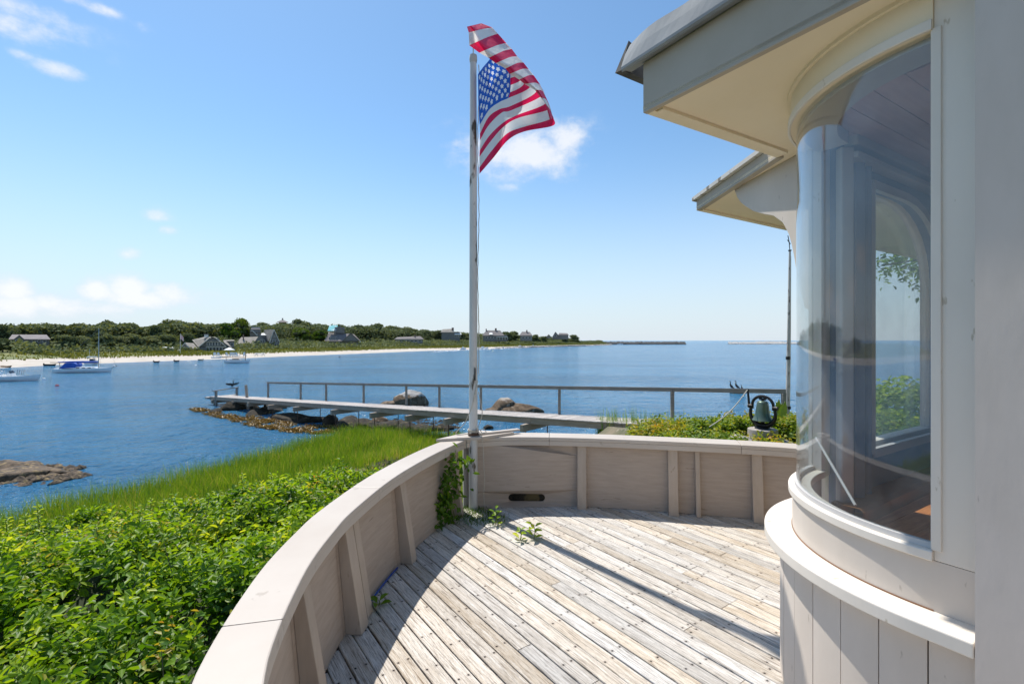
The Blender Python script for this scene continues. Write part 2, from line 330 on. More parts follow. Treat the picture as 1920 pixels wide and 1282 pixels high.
def water_mat():
    m, t, b = newmat('sea_water'); L = t.links.new
    g = node(t, 'ShaderNodeTexCoord')
    def nz_(sc, st, det, rz=0):
        mp_ = node(t, 'ShaderNodeMapping', inp={'Scale': st, 'Rotation': (0, 0, rz)}); L(g.outputs['Object'], mp_.inputs[0])
        n = node(t, 'ShaderNodeTexNoise', inp={'Scale': sc, 'Detail': det, 'Roughness': .62}); L(mp_.outputs[0], n.inputs['Vector']); return n.outputs['Fac']
    a = nz_(1.5, (1.2, 1.5, 1), 5, .25); c = nz_(.46, (1.1, 1.8, 1), 4, -.15); d = nz_(.03, (1, 3, 1), 3, .1); f = nz_(5.5, (1, 1.3, 1), 3, .5)
    def mm(op, x, y):
        n = node(t, 'ShaderNodeMath', operation=op)
        for i, v in enumerate((x, y)):
            if isinstance(v, (int, float)): n.inputs[i].default_value = v
            else: L(v, n.inputs[i])
        return n.outputs[0]
    e = nz_(.11, (1.3, .55, 1), 8, .1); e2 = nz_(.30, (1, .8, 1), 6, -.3)
    h = mm('ADD', mm('ADD', mm('MULTIPLY', a, .30), mm('MULTIPLY', c, .85)), mm('MULTIPLY', f, .055))
    h = mm('ADD', h, mm('ADD', mm('MULTIPLY', e, 1.9), mm('MULTIPLY', e2, .5)))
    bn = node(t, 'ShaderNodeBump', inp={'Strength': 1, 'Distance': 1.25}); L(h, bn.inputs['Height']); L(bn.outputs[0], b.inputs['Normal'])
    mx_ = node(t, 'ShaderNodeMix', data_type='RGBA', inp={'A': c4((.028, .155, .30)), 'B': c4((.055, .225, .40))}); 
    r = node(t, 'ShaderNodeMapRange', inp={'From Min': .35, 'From Max': .65}); L(d, r.inputs['Value']); L(r.outputs[0], mx_.inputs['Factor'])
    L(mx_.outputs['Result'], b.inputs['Base Color'])
    b.inputs['Roughness'].default_value = .13; b.inputs['IOR'].default_value = 1.33; b.inputs['Specular IOR Level'].default_value = .34
    return m
m_water = water_mat()

def glass_mat():
    m, t, b = newmat('window_glass'); t.nodes.remove(b)
    gl = node(t, 'ShaderNodeBsdfGlossy', inp={'Roughness': .015, 'Color': (1, 1, 1, 1)}); tr = node(t, 'ShaderNodeBsdfTransparent', inp={'Color': (.93, .955, .96, 1)})
    df = node(t, 'ShaderNodeBsdfDiffuse', inp={'Color': (.7, .72, .74, 1)})
    nz_ = node(t, 'ShaderNodeTexNoise', inp={'Scale': 5, 'Detail': 6}); g = node(t, 'ShaderNodeTexCoord'); t.links.new(g.outputs['Object'], nz_.inputs['Vector'])
    r = node(t, 'ShaderNodeMapRange', inp={'From Min': .4, 'From Max': .8, 'To Min': .03, 'To Max': .11}); t.links.new(nz_.outputs['Fac'], r.inputs['Value'])
    ms0 = node(t, 'ShaderNodeMixShader'); t.links.new(r.outputs[0], ms0.inputs[0]); t.links.new(tr.outputs[0], ms0.inputs[1]); t.links.new(df.outputs[0], ms0.inputs[2])
    lw = node(t, 'ShaderNodeLayerWeight', inp={'Blend': .5}); pw = node(t, 'ShaderNodeMath', operation='POWER', inp={1: 4.2}); t.links.new(lw.outputs['Facing'], pw.inputs[0])
    fr = node(t, 'ShaderNodeMath', operation='MULTIPLY_ADD', inp={1: .9, 2: .045}); t.links.new(pw.outputs[0], fr.inputs[0]); ms = node(t, 'ShaderNodeMixShader')
    t.links.new(fr.outputs[0], ms.inputs[0]); t.links.new(ms0.outputs[0], ms.inputs[1]); t.links.new(gl.outputs[0], ms.inputs[2])
    t.links.new(ms.outputs[0], t.nodes['Material Output'].inputs[0]); return m
m_glass = glass_mat()

def ground_mat():
    return mat('shore_ground', (.07, .075, .025), (.20, .16, .10), 1.2, .9, .6, .05, c3=(.30, .25, .19), s3=3, t3=.60)
m_ground = ground_mat()
m_sand = mat('beach_sand', (.44, .38, .31), (.54, .48, .41), .3, .9, .2, .05)
m_meadow = mat('far_meadow', (.10, .125, .03), (.20, .20, .055), .12, .9, .5, .2, c3=(.07, .10, .03), s3=.6, t3=.56)

# ------------------------------------------------------------------ curves in plan
def catmull(pts, n=8):
    P = [np.array(p, float) for p in pts]; P = [2*P[0]-P[1]]+P+[2*P[-1]-P[-2]]; out = []
    for i in range(1, len(P)-2):
        for k in range(n):
            t = k/n
            out.append(.5*((2*P[i])+(-P[i-1]+P[i+1])*t+(2*P[i-1]-5*P[i]+4*P[i+1]-P[i+2])*t*t+(-P[i-1]+3*P[i]-3*P[i+1]+P[i+2])*t**3))
    out.append(P[-2]); return np.array(out)
class Path2:
    """arc-length path with an outward (left-hand or right-hand) normal"""
    def __init__(s, pts, side, n=8):
        s.p = catmull(pts, n); d = np.linalg.norm(np.diff(s.p, axis=0), axis=1); s.s = np.concatenate([[0], np.cumsum(d)]); s.side = side; s.L = s.s[-1]
    def at(s, q, off=0):
        x = np.interp(q, s.s, s.p[:, 0]); y = np.interp(q, s.s, s.p[:, 1])
        e = .04; x0, y0 = (np.interp(max(q-e, 0), s.s, s.p[:, i]) for i in (0, 1)); x1, y1 = (np.interp(min(q+e, s.L), s.s, s.p[:, i]) for i in (0, 1))
        t = np.array([x1-x0, y1-y0]); t /= np.linalg.norm(t); n = np.array([-t[1], t[0]])*s.side
        return x+n[0]*off, y+n[1]*off
    def find(s, px):
        best = min(((abs(p[0]/p[1]-(px-960)/900), q) for q in np.linspace(0, s.L, 900) for p in [s.at(q)] if p[1] > .3)); return best[1]
left_inner = [(1.75, -1.75), (.93, -1.0), (.35, -.4), (-.05, .12), (-.32, .58), (-.55, 1.03), (-.69, 1.342), (-.747, 1.52), (-.80, 1.75), (-.85, 2.04), (-.872, 2.35), (-.873, 2.65), (-.80, 3.30), (-.63, 3.98), (-.43, 4.53)]
right_inner = [(-.43, 4.53), (-.2, 4.61), (.1, 4.65), (.61, 4.605), (1.1, 4.52), (1.66, 4.39), (2.1, 4.28), (2.475, 4.15), (2.95, 3.92), (3.42, 3.64)]
PL = Path2(left_inner, 1); PR = Path2(right_inner, 1)
CAPZ = .665; FZ = .082
def curved_slab(mb, path, s0, s1, o0, o1, z0, z1, n=None, flare=None):
    """bar following the path between offsets o0 and o1; flare: extra outward offset at the bottom"""
    n = n or max(2, int((s1-s0)/.07)); fl = flare or 0; g = []
    for i in range(n+1):
        q = s0+(s1-s0)*i/n; a = path.at(q, o0); b = path.at(q, o1); a_ = path.at(q, o0+fl); b_ = path.at(q, o1+fl)
        g.append([(*a_, z0), (*b_, z0), (*b, z1), (*a, z1)])
    vs = [p for r in g for p in r]; fs = []
    for i in range(n):
        for k in range(4): fs.append((i*4+k, (i+1)*4+k, (i+1)*4+(k+1) % 4, i*4+(k+1) % 4))
    fs += [(0, 1, 2, 3), (n*4+3, n*4+2, n*4+1, n*4)]
    mb.add(vs, fs)

# ------------------------------------------------------------------ terrain and water
SHORE = [(-60, -60), (-34, -22), (-24, -6), (-17.5, 5), (-14.2, 11), (-12.6, 13), (-11.2, 15.5), (-9.8, 19), (-8.6, 22.6), (-6.4, 24.6), (-3.4, 24), (-.5, 22.0), (2.2, 19.6), (5, 17.9), (8.5, 16.8), (14, 16.5), (24, 19), (60, 30)]
SH = catmull(SHORE, 6)
def inland(x, y):
    """signed distance to the near shoreline, positive on land (arrays)"""
    x = np.asarray(x, float); y = np.asarray(y, float); best = np.full(x.shape, 1e9); sign = np.ones(x.shape)
    for i in range(len(SH)-1):
        a, b = SH[i], SH[i+1]; d = b-a; L2 = d @ d
        t = np.clip(((x-a[0])*d[0]+(y-a[1])*d[1])/L2, 0, 1); qx = x-(a[0]+t*d[0]); qy = y-(a[1]+t*d[1]); r = qx*qx+qy*qy
        c = d[0]*(y-a[1])-d[1]*(x-a[0]); w = r < best; best = np.where(w, r, best); sign = np.where(w, np.where(c < 0, 1, -1), sign)
    return np.sqrt(best)*sign
def wob(x, y, f, seed=0):
    s = 0; a = 1
    for k in range(4):
        s = s+a*(np.sin(f*x*1.13+f*y*.57+seed+k*1.7)*np.cos(f*y*1.21-f*x*.41+seed*1.3+k)); f = f*1.93; a *= .55
    return s/2
def hgt(x, y):
    d = inland(x, y); k = np.clip((np.asarray(x, float)-1.0)/2.0, 0, 1)
    lft = np.interp(d, [-6, -2, 0, 3, 6, 9, 12, 20], [-1.6, -.7, 0, .35, .85, 1.45, 2.1, 2.5])
    rgt = np.interp(d, [-6, -2, 0, 1, 3.5, 6, 9, 20], [-1.6, -.7, 0, 1.0, 2.2, 2.6, 2.75, 2.9])
    return WZ+lft*(1-k)+rgt*k+wob(x, y, .9, 3)*.05
xs = np.concatenate([np.linspace(-60, -16, 45), np.linspace(-15.5, 14, 119), np.linspace(15, 60, 31)]); ys = np.concatenate([np.linspace(-50, -3, 24), np.linspace(-2.5, 29, 127)])
X, Y = np.meshgrid(xs, ys); Z = hgt(X, Y)
under = (X > -.8) & (X < 4) & (Y > -2) & (Y < 4.5); Z = np.where(under, np.minimum(Z, -.5), Z)
mb = MB(); mb.sheet([[(X[i, j], Y[i, j], Z[i, j]) for j in range(len(xs))] for i in range(len(ys))])
tag(mb.build('ground', m_ground, smooth=True), kind='structure')
mb = MB(); mb.add([(-16000, -6000, WZ), (16000, -6000, WZ), (16000, 26000, WZ), (-16000, 26000, WZ)], [(0, 1, 2, 3)])
tag(mb.build('water', m_water), kind='structure')
mb = MB(); mb.add([(-16500, -6500, WZ-2.2), (16500, -6500, WZ-2.2), (16500, 26500, WZ-2.2), (-16500, 26500, WZ-2.2)], [(0, 1, 2, 3)])
tag(mb.build('seabed', m_ground), kind='structure')

# far shore
FS = [(-170, -60), (-135, 0), (-105, 45), (-95, 70), (-90.5, 85), (-91, 96), (-87.5, 103), (-83, 113), (-75.6, 127), (-67.6, 152), (-60, 170), (-49, 200), (-40, 226), (-17, 259), (14.5, 327), (65, 420), (104, 505), (116, 560)]
FSP = Path2(FS, 1, 6)
offs = [-6, 0, 6, 14, 24, 36, 60, 100, 170]; hz = [-.8, .02, .5, .95, 1.25, 1.6, 2.6, 3.4, 3.4]
grid = []
for i in range(141):
    q = FSP.L*i/140; row = []; e = min(1, (FSP.L-q)/150+.12)
    for o, h in zip(offs, hz):
        oo = o*(e if o > 0 else 1); p = FSP.at(q, oo); hh = h*(.55+.45*e) if h > 0 else h
        row.append((p[0], p[1], WZ+hh+(float(wob(p[0], p[1], .15, 1))*.12 if o > 12 else 0)))
    grid.append(row)
mb = MB(); mb.sheet([[r[k] for k in (0, 1, 2, 3)] for r in grid]); tag(mb.build('beach', m_sand, smooth=True), kind='structure')
mb = MB(); mb.sheet([[(r[k][0], r[k][1], r[k][2]+(.03 if k == 3 else 0)) for k in range(3, len(offs))] for r in grid]); tag(mb.build('far_hillside', m_meadow, smooth=True), kind='structure')
def far_ground(px, o):
    """point o metres inland of the far shoreline on the ray through column px"""
    best = None
    for q in np.linspace(0, FSP.L, 700):
        p = FSP.at(q, o)
        if p[1] < 20: continue
        c = abs((p[0]/p[1])*900+960-px)
        if best is None or c < best[0]: best = (c, p, q)
    e = min(1, (FSP.L-best[2])/150+.12); h = float(np.interp(o, offs, hz))*(.55+.45*e)
    return Vector((best[1][0], best[1][1], WZ+h))

# ------------------------------------------------------------------ leaf generators
def leaves(name, pos, nrm, length, width, tint, material, parent=None, fold=.25, droop=.15, ud=None):
    """one six-cornered folded leaf per point, built with numpy"""
    n = len(pos); rnd = RNG.normal(size=(n, 3)) if ud is None else ud
    nrm = nrm/np.linalg.norm(nrm, axis=1)[:, None]
    u = rnd-nrm*np.sum(rnd*nrm, axis=1)[:, None]; u /= np.linalg.norm(u, axis=1)[:, None]; w = np.cross(nrm, u)
    L = length[:, None]; Wd = width[:, None]
    P = [pos, pos+u*L*.38+w*Wd*.5+nrm*Wd*fold, pos+u*L*.76+w*Wd*.33+nrm*(Wd*fold-L*droop*.4), pos+u*L-nrm*L*droop,
         pos+u*L*.76-w*Wd*.33+nrm*(Wd*fold-L*droop*.4), pos+u*L*.38-w*Wd*.5+nrm*Wd*fold]
    V = np.stack(P, 1).reshape(-1, 3); b = np.arange(n)[:, None]*6
    F = np.concatenate([b+np.array([[0, 1, 2, 3]]), b+np.array([[0, 3, 4, 5]])], 1).reshape(-1)
    me = bpy.data.meshes.new(name); me.vertices.add(n*6); me.vertices.foreach_set('co', V.ravel().astype(np.float32))
    me.loops.add(n*8); me.loops.foreach_set('vertex_index', F.astype(np.int32)); me.polygons.add(n*2)
    me.polygons.foreach_set('loop_start', np.arange(n*2, dtype=np.int32)*4)
    a = me.attributes.new('tint', 'FLOAT', 'POINT'); a.data.foreach_set('value', np.repeat(np.clip(tint, 0, 1), 6).astype(np.float32))
    me.materials.append(material); me.update(calc_edges=True); return link(name, me, parent)
def blades(name, pos, h, w, tint, material, lean=.25, parent=None):
    n = len(pos); a = RNG.uniform(0, 2*np.pi, n); d = np.stack([np.cos(a), np.sin(a), 0*a], 1); l = RNG.normal(0, lean, (n, 1))*h[:, None]; b2 = RNG.uniform(0, 2*np.pi, n)
    ld = np.stack([np.cos(b2), np.sin(b2), 0*a], 1); up = np.array([[0, 0, 1.]])
    H = h[:, None]; Wd = w[:, None]/2
    P = [pos-d*Wd, pos+d*Wd, pos+up*H*.55+ld*l*.35-d*Wd*.75, pos+up*H*.55+ld*l*.35+d*Wd*.75, pos+up*H+ld*l]
    V = np.stack(P, 1).reshape(-1, 3); b = np.arange(n)[:, None]*5
    q = b+np.array([[0, 1, 3, 2]]); tr = b+np.array([[2, 3, 4]])
    me = bpy.data.meshes.new(name); me.vertices.add(n*5); me.vertices.foreach_set('co', V.ravel().astype(np.float32))
    lv = np.concatenate([q, tr], 1).reshape(-1); me.loops.add(n*7); me.loops.foreach_set('vertex_index', lv.astype(np.int32)); me.polygons.add(n*2)
    ls = np.stack([np.arange(n)*7, np.arange(n)*7+4], 1).ravel(); me.polygons.foreach_set('loop_start', ls.astype(np.int32))
    at_ = me.attributes.new('tint', 'FLOAT', 'POINT'); at_.data.foreach_set('value', np.repeat(np.clip(tint, 0, 1), 5).astype(np.float32))
    me.materials.append(material); me.update(calc_edges=True); return link(name, me, parent)
def rock_mesh(name, material, seed, sx, sy, sz, sub=4, flat=.25, rough=.28):
    import bmesh
    rg = random.Random(seed); bm = bmesh.new(); bmesh.ops.create_icosphere(bm, subdivisions=sub, radius=1)
    ph = [rg.uniform(0, 6) for _ in range(6)]; planes = [(Vector((rg.uniform(-1, 1), rg.uniform(-1, 1), rg.uniform(-.3, 1))).normalized(), rg.uniform(.68, .93)) for _ in range(7)]
    for v in bm.verts:
        p = v.co.copy(); r = 1+rough*(math.sin(p.x*2.3+ph[0])*math.cos(p.y*2.1+ph[1])*.5+math.sin(p.z*4.1+p.x*3+ph[2])*.22+math.sin(p.y*7+ph[3]+p.x*5)*.10+math.sin(p.x*13+p.z*11+ph[4])*.05)
        p *= r
        for n_, d_ in planes:
            k = p.dot(n_)-d_
            if k > 0: p -= n_*k*.85
        if p.z < -flat: p.z = -flat
        v.co = Vector((p.x*sx, p.y*sy, p.z*sz))
    me = bpy.data.meshes.new(name); bm.to_mesh(me); bm.free(); me.materials.append(material); me.polygons.foreach_set('use_smooth', [True]*len(me.polygons)); me.set_sharp_from_angle(angle=R(35)); return me
#@@PART2@@
# ------------------------------------------------------------------ terrace deck of separate boards
PD = np.array([.583, -.8125]); PN = np.array([.8125, .583])
HC = (2.03, 2.0)                       # centre of the rounded house corner
outline = [PL.at(q, .045) for q in np.linspace(0, PL.L, 60)]+[PR.at(q, .045) for q in np.linspace(0, PR.L, 30)]
outline += [(2.5, 3.0), (1.95, 2.6), (1.5, 2.2), (1.48, 1.75), (1.9, 1.0), (3.6, -1.6)]
def clip_line(c):
    """intervals along the board direction where the line n.p = c lies inside the outline"""
    ts = []
    for i in range(len(outline)):
        a, b = np.array(outline[i]), np.array(outline[(i+1) % len(outline)]); da, db = a @ PN-c, b @ PN-c
        if (da < 0) != (db < 0): p = a+(b-a)*da/(da-db); ts.append(p @ PD)
    ts.sort(); return [(ts[i], ts[i+1]) for i in range(0, len(ts)-1, 2)]
deck = tag(bpy.data.objects.new('terrace_deck', None), kind='structure'); COL.objects.link(deck)
PITCH = .0935; rg = random.Random(3); rz_pl = math.atan2(PD[1], PD[0])
smin = min(np.array(p) @ PN for p in outline); smax = max(np.array(p) @ PN for p in outline)
k = 0; c = smin+.04
while c < smax:
    for (t0, t1) in clip_line(c):
        if t1-t0 < .05: continue
        t0 -= .02; t1 += .02; cuts = [t0]; pos = t0+rg.uniform(.9, 3.2)
        while pos < t1-.5: cuts.append(round(pos/.4)*.4+.0); pos = cuts[-1]+rg.choice([2.4, 2.8, 3.2])
        cuts.append(t1)
        for a, b in zip(cuts[:-1], cuts[1:]):
            L = b-a-.004
            if L < .03: continue
            m_ = PD*(a+b)/2+PN*c; w = .0862+rg.uniform(-.0015, .001); zt = rg.uniform(-.0015, .0015)
            b_ = MB(); hw = w/2; n_ = 6; vs = []; 
            for i in range(n_+1):
                x = -L/2+L*i/n_; dz = math.sin(x*3+k)*.0008
                vs += [(x, -hw, -.024), (x, -hw, -.0035+dz), (x, -hw+.0035, dz), (x, hw-.0035, dz), (x, hw, -.0035+dz), (x, hw, -.024)]
            fs = [(i*6+j, (i+1)*6+j, (i+1)*6+(j+1) % 6, i*6+(j+1) % 6) for i in range(n_) for j in range(6)]+[(0, 1, 2, 3, 4, 5), tuple(n_*6+j for j in (5, 4, 3, 2, 1, 0))]
            b_.add(vs, fs); o = b_.build('deck_board', m_deck, deck); o.location = (m_[0], m_[1], zt); o.rotation_euler = (0, 0, rz_pl+rg.uniform(-.0006, .0006)); k += 1
    c += PITCH
mb = MB(); mb.prism([tuple(p) for p in outline], -.16, -.032); mb.build('under_deck_shade', m_dark, deck)  # near-black slab; its colour makes the gaps between boards look shaded

# ------------------------------------------------------------------ parapet walls
def parapet(name, label, path, cap_cuts, panel_cuts, posts, w_cap, slot=None):
    t = thing(name, label, 'parapet wall', (*path.at(path.L*.5), 0))
    for a, b in zip(cap_cuts[:-1], cap_cuts[1:]):
        m = MB(); curved_slab(m, path, a+.0012, b-.0012, 0, w_cap, CAPZ-.035, CAPZ); o = m.build('cap_board', m_cap, t, world=True, bevel=.006)
        m = MB(); curved_slab(m, path, a+.0012, b-.0012, .004, .034, CAPZ-FZ, CAPZ-.036); m.build('cap_edge_strip', m_cap, t, world=True, bevel=.003)
    wall_z = CAPZ-.037; base_in, top_in = .03, .085
    for i, (a, b) in enumerate(zip(panel_cuts[:-1], panel_cuts[1:])):
        m = MB(); a += .0018; b -= .0018
        def f(s, z, off): o_ = base_in+(top_in-base_in)*z/wall_z+off; x, y = path.at(s, o_); return (x, y, z)
        if slot and a < slot[0] < b:
            sc, hw, zc, hh = slot; outer = []; n = 14
            for j in range(n+1): outer.append((a+(b-a)*j/n, .002))
            for j in range(1, 5): outer.append((b, wall_z*j/4))
            for j in range(1, n+1): outer.append((b-(b-a)*j/n, wall_z))
            for j in range(1, 4): outer.append((a, wall_z*(4-j)/4))
            hole = []
            for j in range(9): an = -math.pi/2+math.pi*j/8; hole.append((sc+hw-hh+hh*math.cos(an), zc+hh*math.sin(an)))
            for j in range(9): an = math.pi/2+math.pi*j/8; hole.append((sc-hw+hh+hh*math.cos(an), zc+hh*math.sin(an)))
            hole.reverse(); allp = outer+hole; tr = tessellate_polygon([[Vector((p[0], p[1], 0)) for p in outer], [Vector((p[0], p[1], 0)) for p in hole]])
            vs = [f(s, z, 0) for s, z in allp]+[f(s, z, .018) for s, z in allp]; N_ = len(allp); no = len(outer)
            fs = [tuple(q) for q in tr]+[tuple(i_+N_ for i_ in reversed(q)) for q in tr]
            fs += [(no+j, no+(j+1) % len(hole), N_+no+(j+1) % len(hole), N_+no+j) for j in range(len(hole))]
            m.add(vs, fs); m.build('drain_panel', m_panel, t, world=True, fix=False)
        else:
            n = max(3, int((b-a)/.06)); g = [[f(a+(b-a)*j/n, z, 0) for j in range(n+1)] for z in (.002, wall_z)]; g2 = [[f(a+(b-a)*j/n, z, .018) for j in range(n+1)] for z in (wall_z, .002)]
            m.sheet(g+g2+[g[0]]); m.build('wall_panel', m_panel, t, world=True)
    m = MB(); curved_slab(m, path, 0.0, path.L, .115, .145, -1.0, wall_z, flare=-.03); m.build('outer_skin', m_house, t, world=True)
    for (px_or_s, w, depth) in posts:
        s = px_or_s if px_or_s < 20 else path.find(px_or_s)
        m = MB(); P8 = []
        for z, fo in ((.001, -.062), (CAPZ-FZ+.02 if depth > .05 else CAPZ-FZ, .0365)):
            for ds in (-w/2, w/2):
                front = fo+(.085-depth)*(1 if depth < .085 else 0); o_in = path.at(s, front); tx = np.array(path.at(min(s+.05, path.L)))-np.array(path.at(max(s-.05, 0))); tx /= np.linalg.norm(tx)
                back = np.array(path.at(s, .03+.055*z/.63-.001)); fr = np.array(o_in)
                P8 += [(*(fr+tx*ds), z), (*(back+tx*ds), z)]
        m.add(P8, [(0, 1, 3, 2), (4, 6, 7, 5), (0, 2, 6, 4), (1, 5, 7, 3), (0, 4, 5, 1), (2, 3, 7, 6)]); m.build('wall_post', m_post, t, world=True, bevel=.003)
    return t
LW = PL.L; sL = [0, LW*.18, PL.find(300) if False else LW*.34, PL.at and None]
def s_at_y(path, y):
    return min((abs(path.at(q)[1]-y), q) for q in np.linspace(path.L*.3, path.L, 600))[1]
caps = [0, .9, 2.0, s_at_y(PL, 1.62), s_at_y(PL, 3.05), PL.L-.0]
pl_posts_y = [.2, 1.0, 2.09, 2.70, 2.93, 3.62, 4.30]
posts = [(s_at_y(PL, 2.06), .085, .085), (s_at_y(PL, 2.655), .10, .085), (s_at_y(PL, 2.80), .075, .06), (s_at_y(PL, 3.48), .085, .085), (PL.L-.16, .045, .07), (.5, .085, .085), (1.3, .085, .085), (2.2, .085, .085), (2.95, .085, .085)]
pan = [0, .55, 1.35, 2.25, 3.0, s_at_y(PL, 1.98), s_at_y(PL, 2.58), s_at_y(PL, 3.40), PL.L-.02]
left_wall = parapet('curved_parapet', 'long curved parapet wall with broad white cap sweeping along the left of the deck', PL, caps, pan, posts, .185)
rp = [(PR.find(1091), .085, .085), (PR.find(1262), .085, .085), (PR.find(1309), .04, .07), (PR.find(1421), .085, .085), (PR.L-.25, .085, .085)]
slot_s = PR.find(988)
right_wall = None; right_wall = parapet('curved_parapet', 'shorter parapet wall across the far end of the deck, with a drain slot', PR, [0.0, PR.find(1030), PR.find(1390), PR.L], [.03, rp[0][0]-.02, rp[1][0]-.02, rp[3][0]-.02, PR.L], rp, .225, slot=(slot_s, .175, .068, .036))
mb = MB(); curved_slab(mb, PR, slot_s-.24, slot_s+.24, .052, .10, .005, .14); mb.build('slot_shade_fill', m_rockd, right_wall, world=True)  # dark slab behind the drain slot; the slot's shade is its colour
# corner board holding the pole
t = thing('corner_board', 'three-cornered white board on the parapet corner, holding the flagpole', 'board', (-.36, 4.64, CAPZ+.001))
mb = MB(); mb.prism([(-.70, 4.42), (-.43, 4.50), (-.30, 4.515), (.02, 4.76), (-.03, 4.80), (-.33, 4.86), (-.55, 4.62)], CAPZ+.001, CAPZ+.026); mb.build('plate', m_cap, t, world=True, bevel=.003)
mb = MB(); mb.box((-.13, 4.73, CAPZ+.036), (.46, .055, .018), R(31)); mb.build('batten', m_cap, t, world=True, bevel=.002)

# ------------------------------------------------------------------ flagpole, halyard, flag
PX, PY = -.369, 4.575
t = thing('flagpole', 'tall peeling white wooden flagpole standing in the corner of the deck', 'flagpole', (PX, PY, 0))
zz = [0.0, .1, .35, .66, 1.2, 2.0, 3.0, 3.8, 4.27]; rr = [.043, .0415, .042, .041, .040, .038, .036, .033, .031]
mb = MB(); mb.tube([(0, 0, z) for z in zz], rr, 16); mb.build('pole', m_polep, t, smooth=True)
mb = MB(); mb.lathe((0, 0, 4.268), [(0, .05), (.034, .045), (.037, .02), (.037, 0), (.032, -.03)], 14); mb.tube([(0, 0, 4.31), (0, 0, 4.40)], .006, 6); mb.build('top_cap', m_polew, t, smooth=True)
mb = MB(); mb.lathe((0, 0, .70), [(.0425, -.005), (.052, 0), (.054, .012), (.052, .024), (.0425, .028)], 18); mb.build('iron_collar', m_rust, t, smooth=True)
mb = MB(); mb.beam((.02, -.045, 1.22), (.02, -.045, 1.34), .012, .012); mb.beam((.02, -.03, 1.28), (.02, -.06, 1.28), .012, .014); mb.build('cleat', m_iron, t)
hp = []
for i in range(40):
    z = 4.22-(4.22-1.28)*i/39; hp.append((PX+.047+.006*math.sin(z*5)+(.004 if i % 2 else 0), PY-.01+.006*math.cos(z*3), z))
mb = MB(); mb.tube(hp, .0045, 6)
loop = [at(884, 765, 4.50)]+[at(px, py, 4.50) for px, py in ((878, 778), (872, 792), (862, 803), (855, 811), (858, 815), (870, 814), (884, 812))]
lp = catmull([tuple(p) for p in [(PX+.045, PY-.03, 1.22)]+[tuple(x) for x in loop]], 5); mb.tube(lp, .0045, 6)
l2 = catmull([tuple(at(px, py, 4.52)) for px, py in ((897, 735), (902, 757), (904, 775), (900, 792), (895, 806), (903, 816), (906, 840), (907, 870), (908.5, 900), (907, 925), (908, 948))], 5); mb.tube(l2, .0042, 6)
for j in range(3):
    mb.tube([(PX+.050*math.cos(a), PY+.050*math.sin(a), .735+.009*j+.004*math.sin(a*2+j)) for a in np.linspace(0, 2*math.pi, 20)], .0045, 6)
mb.tube([at(904, 812, 4.50), at(900, 806, 4.49), at(907, 803, 4.49), at(912, 810, 4.50), at(904, 812, 4.50)], .0045, 6)
tag(mb.build('halyard_rope', m_rope, smooth=True), 'grey halyard rope looped round the deck flagpole and trailing down beside it', 'rope')

